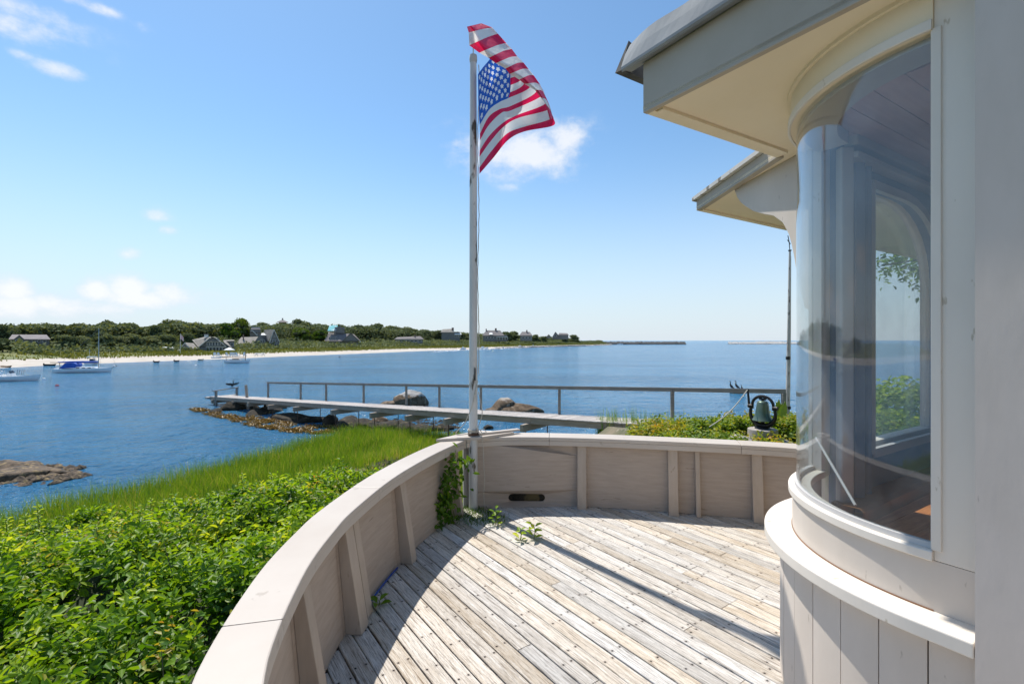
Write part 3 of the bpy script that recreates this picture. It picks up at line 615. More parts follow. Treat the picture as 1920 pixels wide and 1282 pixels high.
def flag_mat():
    m, t, b = newmat('flag_cloth'); L = t.links.new
    uv = node(t, 'ShaderNodeUVMap', uv_map='UVMap'); s = node(t, 'ShaderNodeSeparateXYZ'); L(uv.outputs[0], s.inputs[0]); U, V = s.outputs[0], s.outputs[1]
    def mm(op, a, b_=None, c_=None):
        n = node(t, 'ShaderNodeMath', operation=op)
        for i, v in enumerate((a, b_, c_)):
            if v is None: continue
            if isinstance(v, (int, float)): n.inputs[i].default_value = v
            else: L(v, n.inputs[i])
        return n.outputs[0]
    red = mm('LESS_THAN', mm('FLOORED_MODULO', V, 2.0), 1.0)
    canton = mm('MULTIPLY', mm('LESS_THAN', U, .40), mm('LESS_THAN', V, 7.0))
    # stars: 11 x 9 lattice, every other cell
    gx = mm('MULTIPLY', U, 12/.40); gy = mm('MULTIPLY', V, 10/7.0); ix = mm('ROUND', gx); iy = mm('ROUND', gy)
    even = mm('LESS_THAN', mm('FLOORED_MODULO', mm('ADD', ix, iy), 2.0), .5)
    inn = mm('MULTIPLY', mm('MULTIPLY', mm('GREATER_THAN', ix, .5), mm('LESS_THAN', ix, 11.5)), mm('MULTIPLY', mm('GREATER_THAN', iy, .5), mm('LESS_THAN', iy, 9.5)))
    dx = mm('SUBTRACT', gx, ix); dy = mm('MULTIPLY', mm('SUBTRACT', iy, gy), 1.0); an = mm('ARCTAN2', dx, dy); rad = mm('SQRT', mm('ADD', mm('MULTIPLY', dx, dx), mm('MULTIPLY', dy, dy)))
    pa = mm('PINGPONG', an, math.pi/5); edge = mm('DIVIDE', .62*.38, mm('ADD', mm('MULTIPLY', mm('COSINE', pa), .36), mm('MULTIPLY', mm('SINE', pa), .62)))
    star = mm('MULTIPLY', mm('LESS_THAN', rad, edge), mm('MULTIPLY', even, inn))
    def mix(f, a, b_):
        x = node(t, 'ShaderNodeMix', data_type='RGBA'); L(f, x.inputs['Factor'])
        for q, v in (('A', a), ('B', b_)):
            if isinstance(v, tuple): x.inputs[q].default_value = c4(v)
            else: L(v, x.inputs[q])
        return x.outputs['Result']
    col = mix(red, (.80, .80, .80), (.72, .012, .09)); col = mix(canton, col, (.018, .12, .55)); col = mix(mm('MULTIPLY', canton, star), col, (.82, .84, .88))
    L(col, b.inputs['Base Color']); b.inputs['Roughness'].default_value = .5; b.inputs['Specular IOR Level'].default_value = .3
    wv = node(t, 'ShaderNodeTexNoise', inp={'Scale': 5, 'Detail': 4}); mpf = node(t, 'ShaderNodeMapping', inp={'Scale': (1.6, .09, 1), 'Rotation': (0, 0, .3)}); L(uv.outputs[0], mpf.inputs[0]); L(mpf.outputs[0], wv.inputs['Vector']); bn = node(t, 'ShaderNodeBump', inp={'Strength': .8, 'Distance': .06}); L(wv.outputs['Fac'], bn.inputs['Height']); L(bn.outputs[0], b.inputs['Normal'])
    tr = node(t, 'ShaderNodeBsdfTranslucent'); L(col, tr.inputs[0]); ms = node(t, 'ShaderNodeMixShader', inp={0: .45}); L(b.outputs[0], ms.inputs[1]); L(tr.outputs[0], ms.inputs[2]); L(ms.outputs[0], t.nodes['Material Output'].inputs[0]); return m
# rows of the blowing flag: for stripe edges 0..13, five points from the hoist, then the fold line O and the fly edge F
FR = {0: [(305, 480), (345, 425), (390, 372), (440, 300), (480, 250)], 3: [(308, 640), (370, 560), (455, 490), (548, 455), (600, 420)], 6: [(314, 805), (385, 690), (470, 625), (548, 615), (655, 545)],
      7: [(318, 860), (390, 745), (468, 688), (534, 658), (698, 574)], 8: [(320, 925), (386, 800), (468, 742), (556, 716), (742, 612)], 9: [(320, 975), (388, 860), (484, 768), (556, 750), (786, 640)],
      10: [(318, 1052), (392, 940), (496, 842), (600, 786), (812, 700)], 11: [(316, 1100), (404, 978), (500, 872), (608, 808), (832, 745)], 12: [(316, 1180), (415, 1045), (524, 925), (645, 876), (850, 815)], 13: [(316, 1228), (420, 1108), (530, 975), (652, 910), (868, 866)]}
RIB = [((330, 97), (222, 122)), ((412, 128), (236, 165)), ((455, 175), (240, 262)), ((518, 245), (315, 318)), ((560, 290), (385, 357)), ((600, 345), (440, 397)), ((648, 392), (512, 437)), ((685, 440), (545, 477)),
       ((725, 488), (615, 520)), ((772, 556), (655, 552)), ((796, 612), (735, 600)), ((824, 678), (778, 655)), ((850, 752), (815, 705)), ((873, 806), (845, 822))]
cols_u = [0, .13, .27, .40, .66, .74, 1.0]; fk = sorted(FR)
def frow(kf):
    k0 = max(k for k in fk if k <= kf+1e-9); k1 = min([k for k in fk if k >= kf-1e-9]); w = 0 if k0 == k1 else (kf-k0)/(k1-k0)
    a = [tuple(np.array(FR[k0][i])*(1-w)+np.array(FR[k1][i])*w) for i in range(5)]
    i0 = min(int(kf), 12); w2 = kf-i0; O = np.array(RIB[i0][0])*(1-w2)+np.array(RIB[i0+1][0])*w2; Fp = np.array(RIB[i0][1])*(1-w2)+np.array(RIB[i0+1][1])*w2
    return a+[tuple(O), tuple(Fp)]
depT = [0, -.12, -.20, -.32, -.42, -.42, -1.10]; depB = [0, -.20, -.30, -.42, -.54, -.58, -.95]; NU, NV = 60, 53; verts = []; uvs = []
for j in range(NV):
    kf = 13*j/(NV-1); pts = frow(kf); dep = [a_+(b_-a_)*kf/13 for a_, b_ in zip(depT, depB)]; ctrl = [(p[0], p[1], dep[i]+(.022*math.sin(kf*1.3+i*1.9) if i else 0), cols_u[i]) for i, p in enumerate(pts)]
    cr1 = catmull(ctrl[:6], 8); cr1[:, 3] = np.clip(cr1[:, 3], 0, .74)
    O, Fp = np.array(ctrl[5]), np.array(ctrl[6]); mid1 = O*.66+Fp*.34; mid1[2] = O[2]-.11; mid2 = O*.3+Fp*.7; mid2[2] = Fp[2]-.04-.04*math.sin(kf); bulge = np.array([6, -14, 0, 0])*math.sin(kf/13*math.pi)
    cr2 = catmull([O, mid1+bulge, mid2+bulge*.6, Fp], 5)[1:]
    allc = np.concatenate([cr1, cr2]); NU = len(allc)
    for ii, c_ in enumerate(allc):
        c_[2] += .016*math.sin(c_[3]*26+kf*.55)*min(1, c_[3]*4)
        px = 820+c_[0]/4.0077; py = 20+c_[1]/4.0077; verts.append(at(px, py, 4.56+c_[2])); uvs.append((c_[3], kf))
me = bpy.data.meshes.new('flag'); fs = [(j*NU+i, j*NU+i+1, (j+1)*NU+i+1, (j+1)*NU+i) for j in range(NV-1) for i in range(NU-1)]
org = Vector((PX, PY, 3.9)); me.from_pydata([tuple(v-org) for v in verts], [], fs); ul = me.uv_layers.new(name='UVMap')
for lp_ in me.loops: ul.data[lp_.index].uv = uvs[lp_.vertex_index]
me.materials.append(flag_mat()); me.polygons.foreach_set('use_smooth', [True]*len(fs))
fl = link('flag', me, None, org); tag(fl, 'large stars and stripes flag on the deck flagpole, its free end folded over by wind', 'flag')

# ------------------------------------------------------------------ house with the rounded corner
HD = Vector((.54, -.84, 0)).normalized(); FD = Vector((.85, .53, 0)).normalized()
house = thing('rounded_house', 'white house corner with a rounded bay window and deep cream soffit', 'house', (2.03, 2.0, 0))
A0, A1 = R(121.5), R(212.7)
def ring(mb, r0, r1, z0, z1, a0=A0, a1=A1, n=48, z1f=None, z0f=None):
    g = []
    for i in range(n+1):
        a = a0+(a1-a0)*i/n; ca, sa = math.cos(a), math.sin(a); za = z0f(a) if z0f else z0
        g.append([(HC[0]+r0*ca, HC[1]+r0*sa, za), (HC[0]+r1*ca, HC[1]+r1*sa, za), (HC[0]+r1*ca, HC[1]+r1*sa, z1), (HC[0]+r0*ca, HC[1]+r0*sa, z1), (HC[0]+r0*ca, HC[1]+r0*sa, za)])
    b = len(mb.v); mb.sheet(g); mb.add(g[0][:4], [(0, 1, 2, 3)]); mb.add(g[-1][:4], [(3, 2, 1, 0)])
def polar(r, a, z): return Vector((HC[0]+r*math.cos(a), HC[1]+r*math.sin(a), z))
nt_ = polar(0, 0, 0)  # centre
def swept(mb, r0, r1, z0, z1, near=0, far=0, n=72):
    st = []
    for i in range(n+1):
        a = A0+(A1-A0)*i/n; st.append((polar(r0, a, 0), polar(r1, a, 0)))
    if far: st.insert(0, (polar(r0, A0, 0)+FD*far, polar(r1, A0, 0)+FD*far))
    if near: st.append((polar(r0, A1, 0)+HD*near, polar(r1, A1, 0)+HD*near))
    g = [[(p.x, p.y, z0), (q.x, q.y, z0), (q.x, q.y, z1), (p.x, p.y, z1)] for p, q in st]; m = len(g); vs = [v for r in g for v in r]
    fs = [(i*4+k, (i+1)*4+k, (i+1)*4+(k+1) % 4, i*4+(k+1) % 4) for i in range(m-1) for k in range(4)]+[(0, 1, 2, 3), (m*4-1, m*4-2, m*4-3, m*4-4)]; mb.add(vs, fs)
def straight(mb, r0, r1, z0, z1, L, far=False, start=0):
    """continue a ring's section past its near (or far) end along the house wall"""
    a = A0 if far else A1; d = FD if far else HD
    p = [polar(r0, a, z0)+d*start, polar(r1, a, z0)+d*start, polar(r1, a, z1)+d*start, polar(r0, a, z1)+d*start]; q = [v+d*(L-start) for v in p]
    mb.add(p+q, [(0, 1, 2, 3), (7, 6, 5, 4), (0, 4, 5, 1), (1, 5, 6, 2), (2, 6, 7, 3), (3, 7, 4, 0)])
# siding boards under the ledge, about 17 cm each with a thin joint
nb = 9
for i in range(nb):
    a, b = A0+(A1-A0)*i/nb, A0+(A1-A0)*(i+1)/nb; mb = MB(); ring(mb, .77, .797+.0006*(i % 2), -.03, .645, a+.0022, b-.0022, 8); mb.build('siding_board', m_house, house, world=True)
mb = MB(); ring(mb, .74, .768, -.04, .645); mb.build('wall_backing', m_dark, house, world=True)
for far in (False, True):
    L = 0
    for i in range(3 if not far else 12):
        mb = MB(); straight(mb, .77, .797, -.03, .645, L+.168, far, L+.003); mb.build('siding_board', m_house, house, world=True); L += .17
        if not far and i == 0: break
# ledge
mb = MB(); swept(mb, .73, .866, .652, .70, .128, 3.2); mb.build('window_ledge', m_white, house, world=True, bevel=.005)
# curved curb below the glass, two pieces: body and glazing lip
mb = MB(); ring(mb, .744, .7485, .7003, .7045, A0, A1, n=64); mb.build('caulk_line', m_brown, house, world=True)
mb = MB(); swept(mb, .715, .745, .7005, .868, .25); mb.build('window_curb', m_house, house, world=True, smooth=True)
mb = MB(); ring(mb, .665, .762, .8685, .902, n=64); mb.build('window_sill', m_white, house, world=True, bevel=.004, smooth=True)
mb = MB(); ring(mb, .69, .71, .45, .868, n=40); mb.build('inner_curb', m_intrim, house, world=True, smooth=True)
GA0, GA1 = R(123.5), R(212.6); ZT = 2.635
mb = MB(); ring(mb, .722, .728, .9025, ZT+.005, GA0, GA1, n=72); mb.build('curved_window', m_glass, house, world=True, smooth=True)
mb = MB(); ring(mb, .716, .736, .9028, .922, GA0, GA1, n=64); mb.build('glazing_bead', m_intrim, house, world=True, smooth=True)
# jambs: near one broad and flat, far one narrow
mb = MB(); straight(mb, .70, .745, .869, ZT+.145, .30); mb.build('window_jamb', m_white, house, world=True, bevel=.003)
mb = MB(); straight(mb, .694, .753, .9032, ZT, .022, False, -.006); mb.build('jamb_bead', m_white, house, world=True, bevel=.003)
mb = MB(); ring(mb, .68, .745, .9025, ZT, A0, GA0, 3); straight(mb, .68, .745, .869, ZT, .07, True); mb.build('window_jamb', m_white, house, world=True, bevel=.003)
# header with its mouldings
mb = MB(); ring(mb, .70, .752, ZT, 2.79, n=64); mb.build('window_header', m_soffit, house, world=True, smooth=True)
mb = MB(); ring(mb, .752, .764, ZT-.006, ZT+.03, GA0, GA1, n=64); mb.build('header_moulding', m_white, house, world=True, smooth=True, bevel=.003)
mb = MB(); ring(mb, .752, .768, 2.765, 2.782, n=64); mb.build('header_moulding', m_soffit, house, world=True, smooth=True)
mb = MB(); ring(mb, .56, .70, ZT-.02, 2.79, n=48); mb.build('inner_header', m_intrim, house, world=True, smooth=True)
# near flat wall slab
w0 = polar(.868, A1, 0)+HD*.131
mb = MB(); p = [w0, w0+HD*4.2, w0+HD*4.2+Vector((.30*.84, .30*.54, 0)), w0+Vector((.30*.84, .30*.54, 0))]; mb.prism([(v.x, v.y) for v in p], -.03, 2.779); mb.build('wall', m_nearwall, house, world=True)
mb = MB(); q0 = w0-Vector((.84, .54, 0))*.0; 
# far wall of the room with an arched opening to the sea
fw0 = polar(.745, A0, 0); fn = Vector((-.53, .85, 0))
def fw(s, z, d): v = fw0+FD*s-fn*d; return (v.x, v.y, z)
s_l = .395; s_r = 1.50; zb, zt_ = .955, 2.49
outer = [(.075, .03), (4.4, .03), (4.4, 2.779), (.075, 2.779)]
arch = [(s_l, zb), (s_r, zb), (s_r, 1.99)]+[(s_r-.62*(1-math.cos(a)), 1.99+.50*math.sin(a)) for a in np.linspace(.2, math.pi/2, 7)]+[(s_l, zt_)]
allp = outer+arch[::-1]; tr = tessellate_polygon([[Vector((a, b, 0)) for a, b in outer], [Vector((a, b, 0)) for a, b in arch[::-1]]])
for nm, d0, d1, mt in (('wall', .0, .055, m_house), ('inner_wall', .0555, .11, m_inwall)):
    mb = MB(); n_ = len(allp); vs = [fw(a, b, d0) for a, b in allp]+[fw(a, b, d1) for a, b in allp]; fs = [tuple(x) for x in tr]+[tuple(i+n_ for i in reversed(x)) for x in tr]
    fs += [(i, (i+1) % 4, (i+1) % 4+n_, i+n_) for i in range(4)]+[(4+i, 4+(i+1) % len(arch), n_+4+(i+1) % len(arch), n_+4+i) for i in range(len(arch))]; mb.add(vs, fs); mb.build(nm, mt, house, world=True, fix=False)
mb = MB()
for (a, b), (c_, d_) in zip(arch, arch[1:]+arch[:1]): mb.beam(fw(a, b, .125), fw(c_, d_, .125), .028, .05)
mb.build('opening_frame', m_intrim, house, world=True)
mb = MB(); mb.beam(fw(s_l, zb+.02, .03), fw(s_r, zb+.02, .03), .07, .03); mb.build('opening_sill', m_white, house, world=True)
mb = MB(); mb.prism([(s_l+.005, zb), (s_r-.005, zb), (s_r-.005, 1.99)]+arch[3:-1]+[(s_l+.005, zt_-.01)], .028, .033, lambda a, b, c_: fw(a, b, c_)); mb.build('opening_glass', m_glass, house, world=True)
for s_, w_ in ((.06, .07), (.20, .06), (.31, .035)):
    mb = MB(); mb.beam(fw(s_, .34, .14), fw(s_, 2.62, .14), w_, .05); mb.build('pilaster', m_intrim if w_ > .06 else m_inwall, house, world=True, bevel=.01)
for z_, w_ in ((2.66, .06), (2.58, .035)):
    mb = MB(); mb.beam(fw(.08, z_, .16), fw(4.3, z_, .16), .07, w_); mb.build('crown_moulding', m_intrim, house, world=True, bevel=.008)
# curved inside bench line along the far wall
mb = MB(); g = []
for i in range(21):
    x = -.02+2.9*i/20; dd = .26-.03*math.sin(i/20*math.pi); g.append([fw(x, .60, dd), fw(x, .735, dd), fw(x, .75, dd-.02), fw(x, .75, .112), fw(x, .60, .112)])
mb.sheet(g); mb.build('window_bench', m_brown, house, world=True)
# interior floor and ceiling boards, other walls
room = [(w0+HD*.3+Vector((.26, .17, 0))), fw0+FD*.1-fn*.12]
for i in range(34):
    off = .12+i*.125; a = fw0+FD*(-.05)-fn*off; x0 = 0
    s_in = (-.35 if off > .3 else 0.05)
    c0 = a+FD*(max(-.35, -math.sqrt(max(.0, .66**2-max(0, .745-off)**2))) if off < .745 else -.64); c1 = a+FD*3.9
    for (z, nm, mt, th) in ((.66, 'floor_board', m_floorin, .02), (2.69, 'ceiling_board', m_ceil, .02)):
        mb = MB(); mb.beam((0, 0, 0), ((c1-c0).length, 0, 0), .122, th); o = mb.build(nm, mt, house); o.location = Vector((c0.x, c0.y, z))-house.location; o.rotation_euler = (0, 0, math.atan2(FD.y, FD.x))
mb = MB(); c0 = fw0+FD*4.3; c1 = c0-fn*4.6; mb.beam((c0.x, c0.y, 1.55), (c1.x, c1.y, 1.55), .1, 2.4); c2 = w0+HD*4.1+Vector((.3*.84, .3*.54, 0)); c3 = c2+FD*3.6; mb.beam((c2.x, c2.y, 1.55), (c3.x, c3.y, 1.55), .1, 2.4); mb.build('inner_wall', m_inwall, house, world=True)
# rod added to stand for a white diagonal reflection in the glass
t = thing('reflection_rod', 'thin white rod added for a diagonal reflection in the curved window', 'reflection stand-in', (1.8, 2.45, .9))
mb = MB(); mb.tube([at(1530, 820, 2.38), at(1604, 947, 2.06)], .006, 8); mb.build('rod', m_intrim, t, world=True)

# soffit, fascias and roof: eaves polygon in plan
EV = [(.673, 2.464), (1.69, 3.07), (1.66, 4.32), (6.2, 7.15), (9.5, 1.5), (3.37, -1.74)]
mb = MB(); mb.prism([(p[0], p[1]) for p in EV], 2.781, 2.80)
mb.build('soffit', m_soffit, house, world=True)
def edge_board(a, b, z0, z1, th, name, mt, outset=0, ext=0, bevel=.003):
    a, b = Vector((*a, 0)), Vector((*b, 0)); d = (b-a).normalized(); n_ = Vector((-d.y, d.x, 0)); a = a-d*ext; b = b+d*ext
    n_ = n_ if True else n_; mb = MB(); mb.beam(a+n_*(th/2+outset)+Vector((0, 0, (z0+z1)/2)), b+n_*(th/2+outset)+Vector((0, 0, (z0+z1)/2)), th, z1-z0); return mb.build(name, mt, house, world=True, bevel=bevel)
edge_board((3.37, -1.74), (.673, 2.464), 2.765, 3.02, .03, 'fascia', m_fascia, -.03)
edge_board((.673+.0305*.86, 2.464+.0305*.51), EV[1], 2.7655, 3.02, .045, 'fascia', m_soffit, -.045)
edge_board(EV[1], EV[2], 2.765, 2.855, .05, 'fascia', m_fascia, -.05)
edge_board(EV[2], EV[3], 2.7655, 2.855, .05, 'fascia', m_soffit, -.05)
# roofs
def roof_poly(poly, z, rise, cx, cy):
    mb = MB(); n_ = len(poly); vs = [(x, y, z) for x, y in poly]+[(x, y, z+.03) for x, y in poly]+[(cx, cy, z+rise)]
    mb.add(vs, [tuple(range(n_))]+[(i, (i+1) % n_, (i+1) % n_+n_, i+n_) for i in range(n_)]+[(i+n_, (i+1) % n_+n_, 2*n_) for i in range(n_)]); return mb
roof_poly([(.68, 2.465), (1.70, 3.08), (5.6, 5.4), (9, 1.2), (3.38, -1.74)], 3.025, .9, 4.6, 1.6).build('roof', m_edge, house, world=True)
roof_poly([(1.655, 3.2), (1.625, 4.34), (6.2, 7.2), (9.3, 2)], 2.857, .16, 5, 4).build('roof', m_edge, house, world=True)
# metal gutter flashing along the near eave: lip, back and a ragged upper edge
mb = MB(); g = []; a, b = Vector((.673, 2.464, 0)), Vector((3.37, -1.74, 0)); d = (b-a).normalized(); n_ = Vector((d.y, -d.x, 0)); 
for i in range(91):
    s = -.10+4.6*i/90; q = a+d*s; rag = .012*math.sin(s*5)+.008*math.sin(s*13+1)
    g.append([tuple(q+n_*o+Vector((0, 0, z))) for o, z in ((-.02, 3.028), (.040, 3.020), (.046, 3.008), (.056, 3.016), (.056, 3.03), (.034+rag*.5, 3.10+rag*.3), (.008+rag, 3.165+rag*.8))])
mb.sheet(g); o = mb.build('gutter_flashing', m_flash, house, world=True); sm = o.modifiers.new('thick', 'SOLIDIFY'); sm.thickness = .004
mb = MB(); e = a-d*.10; mb.add([tuple(e+n_*o_+Vector((0, 0, z))) for o_, z in ((.05, 3.02), (-.35, 3.02), (-.33, 3.10), (.0, 3.19))]+[tuple(e-d*.05+n_*o_+Vector((0, 0, z))) for o_, z in ((.05, 3.025), (-.35, 3.025), (-.33, 3.06), (.0, 3.10))], [(0, 1, 2, 3), (7, 6, 5, 4), (0, 4, 5, 1), (1, 5, 6, 2), (2, 6, 7, 3), (3, 7, 4, 0)]); mb.build('eave_corner_flashing', m_shingle, house, world=True)
# lip round the recessed soffit panel
def lip(a, b, w, name):
    a, b = Vector((*a, 0)), Vector((*b, 0)); d = (b-a).normalized(); n_ = Vector((d.y, -d.x, 0)); mb = MB(); mb.beam(a+n_*(.046+w/2)+d*.05+Vector((0, 0, 2.772)), b+n_*(.046+w/2)-d*.02+Vector((0, 0, 2.772)), w, .016); return mb.build(name, m_soffit, house, world=True)
lip(EV[0], EV[1], .04, 'soffit_lip')
# hanging scroll bracket under the second eave
def br(y, z, off): return (1.735+.106*(3.75-y)+off, y, z)
prof = [(3.75, 2.779), (3.709, 2.704), (3.66, 2.65), (3.605, 2.609), (3.50, 2.54), (3.383, 2.489), (3.28, 2.45), (3.186, 2.382), (3.15, 2.33), (3.124, 2.287), (3.098, 2.22), (3.074, 2.13), (3.04, 1.98), (2.98, 1.80), (2.76, 1.72), (2.76, 2.779)]
mb = MB(); mb.prism(prof, 0, .05, lambda a, b, c_: br(a, b, c_)); mb.build('scroll_bracket', m_house, house, world=True, bevel=.004)
#@@PART3@@
# ------------------------------------------------------------------ plank dock
D0 = Vector((7.82, 13.8, E-2.49)); D1 = Vector((-17, 33.3, E-3.96)); DV = (D1-D0); DL = DV.length; DU = DV/DL
DH = Vector((DU.x, DU.y, 0)).normalized(); DN = Vector((DH.y, -DH.x, 0))      # DN points at the viewer's side
if DN.y > 0: DN = -DN
DTOT = DL+6.9; DWID = 1.12
def dk(t, s=0, z=0): p = D0+DU*t+DN*s; return Vector((p.x, p.y, p.z+z))
def dock_t(px):   # distance along the far edge at image column px
    r = (px-960)/900; return (D0.x-r*D0.y)/(r*DU.y-DU.x)
dock = thing('plank_dock', 'long narrow plank dock on thin rods reaching out over the rocks and water', 'dock', tuple(dk(DL*.5, .5)))
pm = None; rz = math.atan2(DU.y, DU.x); tilt = math.asin(DU.z); rg = random.Random(5)
pms = []
for v_ in range(4):
    mb = MB(); mb.box((0, 0, 0), (.128+.003*v_, DWID+.06+.02*(v_ % 2), .036)); o = mb.build('plank', m_dock, dock); pms.append(o.data); o.location = dk(-1.6-.148*v_, DWID/2, -.018)-dock.location; o.rotation_euler = Euler((0, -tilt, rz))
n_pl = int((DTOT+1.5)/.148)
for i in range(min(n_pl, 292)):
    o = link('plank', pms[i % 4], dock, dk(-1.5+i*.148*(DTOT+1.5)/(min(n_pl, 292)*.148), DWID/2, -.018+rg.uniform(-.003, .003))-dock.location); o.rotation_euler = Euler((0, -tilt+rg.uniform(-.004, .004), rz+rg.uniform(-.006, .006)))
for s_, nm in ((DWID-.03, 'side_beam'), (.03, 'side_beam')):
    ts = [-1.5, 3.0, 8.2, 13.4, 18.2, 23.5, 29.0, DTOT]
    for a, b in zip(ts[:-1], ts[1:]):
        mb = MB(); mb.beam(dk(a+.006, s_, -.145), dk(b-.006, s_, -.145), .05, .21); mb.build(nm, m_dockb, dock, world=True)
rail_px = [502, 563, 610.7, 681, 761, 823, 901, 1048, 1260, 1469]
for px in rail_px:
    t_ = dock_t(px); mb = MB(); mb.beam(dk(t_, -.03, -.24), dk(t_, -.03, .965), .10, .10); mb.build('rail_post', m_rail, dock, world=True)
tr_ = [dock_t(px) for px in (1471, 1260, 901, 681, 500)]
for a, b in zip(tr_[:-1], tr_[1:]):
    mb = MB(); mb.beam(dk(a-.03, -.03, 1.02), dk(b, -.03, 1.02), .06, .13); mb.build('handrail', m_rail, dock, world=True)
for px in (548, 596, 668, 742, 808, 880, 1022):
    t_ = dock_t(px); c = dk(t_, DWID/2, -.37); mb = MB(); a = c+DN*.98; b = c-DN*.98; mb.beam(a, b, .14, .26); mb.build('cross_beam', m_dockb, dock, world=True)
    for s_ in (-.72, .72):
        p = c+DN*s_; zb_ = max(float(hgt(p.x, p.y)), WZ-.6); mb = MB(); mb.tube([(p.x, p.y, p.z-.1), (p.x, p.y, zb_-.1)], .022, 6); mb.build('support_rod', m_rust, dock, world=True)
for px in (430, 470, 500):
    t_ = dock_t(px); c = dk(t_, DWID/2, -.36)
    mb = MB(); mb.beam(c+DN*.7, c-DN*.7, .2, .26); mb.build('cross_beam', m_dockb, dock, world=True)
    for s_ in (-.45, .45):
        p = c+DN*s_; mb = MB(); mb.tube([(p.x, p.y, p.z), (p.x, p.y, WZ-1)], .09, 8); mb.build('piling', m_rockd, dock, world=True)
# end frame the bird stands on
e0 = dk(DTOT-.1, 1.1, 0); e1 = dk(DTOT-.3, -.65, 0); e0 = at(405, 752, 36.0); e1 = at(444, 742, 38.2)
hA = Vector((e0.x, e0.y, E-(733-638)/900*36.0)); hB = Vector((e1.x, e1.y, E-(727-638)/900*38.2)); dd = (hB-hA).normalized()
for p, top in ((e0, hA), (e1, hB)): mb = MB(); mb.beam((p.x, p.y, p.z-.35), (p.x, p.y, top.z), .14, .14); mb.build('end_post', m_rail, dock, world=True)
mb = MB(); mb.beam(hA-dd*.3+Vector((0, 0, .03)), hB+dd*.2+Vector((0, 0, .03)), .12, .06); mb.build('end_rail', m_rail, dock, world=True)
# landing under the end frame
mb = MB(); mb.beam(dk(DTOT+.1, DWID+.2, -.10), dk(DTOT+.1, -.9, -.10), .5, .14); mb.build('end_platform', m_dock, dock, world=True)
# steps down into the water
steps = thing('dock_steps', 'four wooden steps going down to the water at the dock end', 'steps', tuple(dk(DTOT-.9, DWID+.6, -.8)))
for i in range(4):
    c = at(432.5-7.2*i, 754.6+6.2*i, 36.2-.55*i); mb = MB(); mb.box(c, (.86, .30, .05), rz+math.pi); mb.build('tread', m_dock, steps, world=True)
    mb = MB(); mb.box(c+Vector((0, .02, -.12)), (.84, .03, .19), rz+math.pi); mb.build('riser', m_dockb, steps, world=True)
ca, cb_ = at(432.5, 754.6, 36.2), at(409, 775, 34.4); side = Vector((math.cos(rz), math.sin(rz), 0))*.44
for s_ in (-1, 1): mb = MB(); mb.beam(ca+side*s_+Vector((0, 0, -.13)), cb_+side*s_+Vector((0, 0, -.13)), .05, .24); mb.build('stringer', m_dockb, steps, world=True)
t = thing('mooring_pile', 'single upright mooring pile beside the dock just right of the steps', 'piling', tuple(at(462, 757, 34.2)))
mb = MB(); p = at(465, 765, 34.2); q = at(461, 722, 34.2); mb.tube([tuple(p-Vector((0, 0, .6))), tuple(p), tuple(p.lerp(q, .5)), tuple(q)], [.11, .11, .10, .095], 10); mb.build('post', m_dockb, t, world=True, smooth=True)
mb = MB(); mb.tube([tuple(q-Vector((0, 0, .02))), tuple(q+Vector((0, 0, .03)))], [.098, .07], 10); mb.build('worn_top', m_dock, t, world=True)

# ------------------------------------------------------------------ rocks near the dock
def capped(m_, z0, z1, col):
    m = m_.copy(); m.name = 'guano_topped_rock'; t = m.node_tree; b = t.nodes['Principled BSDF']; src = b.inputs['Base Color'].links[0].from_socket
    g = node(t, 'ShaderNodeTexCoord'); sx = node(t, 'ShaderNodeSeparateXYZ'); t.links.new(g.outputs['Object'], sx.inputs[0]); n = node(t, 'ShaderNodeTexNoise', inp={'Scale': 3.5, 'Detail': 6}); t.links.new(g.outputs['Object'], n.inputs['Vector'])
    a = node(t, 'ShaderNodeMath', operation='MULTIPLY_ADD', inp={1: .55, 2: 0}); t.links.new(n.outputs['Fac'], a.inputs[0]); t.links.new(sx.outputs[2], a.inputs[2]); r = node(t, 'ShaderNodeMapRange', inp={'From Min': z0+.27, 'From Max': z1+.27}); t.links.new(a.outputs[0], r.inputs['Value'])
    x = node(t, 'ShaderNodeMix', data_type='RGBA', inp={'B': c4(col)}); t.links.new(r.outputs[0], x.inputs['Factor']); t.links.new(src, x.inputs['A']); t.links.new(x.outputs['Result'], b.inputs['Base Color']); return m
m_guano = capped(m_rock, .60, .72, (.46, .42, .38)); m_guano2 = capped(m_rock, .46, .58, (.36, .31, .26))
def rock(name, label, pos, size, seed, m_, group=None, sub=4, rz_=0, rough=.28, flat=.25):
    me = rock_mesh(name, m_, seed, *size, sub=sub, rough=rough, flat=flat); o = link(name, me, None, pos); o.rotation_euler = (0, 0, rz_); return tag(o, label, 'rock', group)
p = gz(768, 762, WZ); rock('boulder', 'rounded boulder with a white guano top behind the dock, left of the flagpole', (p.x, p.y+.5, WZ+.15), (1.45, 1.0, .95), 4, m_guano, rough=.34)
p = gz(746, 762, WZ); rock('boulder', 'low shoulder boulder leaning on the left side of the white-topped one', (p.x-.6, p.y+.3, WZ-.05), (1.1, .8, .50), 9, m_rock)
p = gz(955, 775, WZ); rock('boulder', 'broad pointed tan boulder behind the dock, right of the flagpole', (p.x, p.y+.5, WZ-.02), (2.0, 1.1, .60), 12, m_rock, rough=.36)
p = gz(945, 775, WZ); rock('boulder', 'pale peak of rock rising from the middle of the broad tan boulder', (p.x+.1, p.y+.6, WZ+.35), (1.05, .8, .62), 21, m_guano2, rough=.3)
p = gz(1384, 737, WZ); rock('boulder', 'small far boulder in the water that two black birds stand on', (p.x, p.y, WZ), (.78, .5, .42), 31, m_rock)
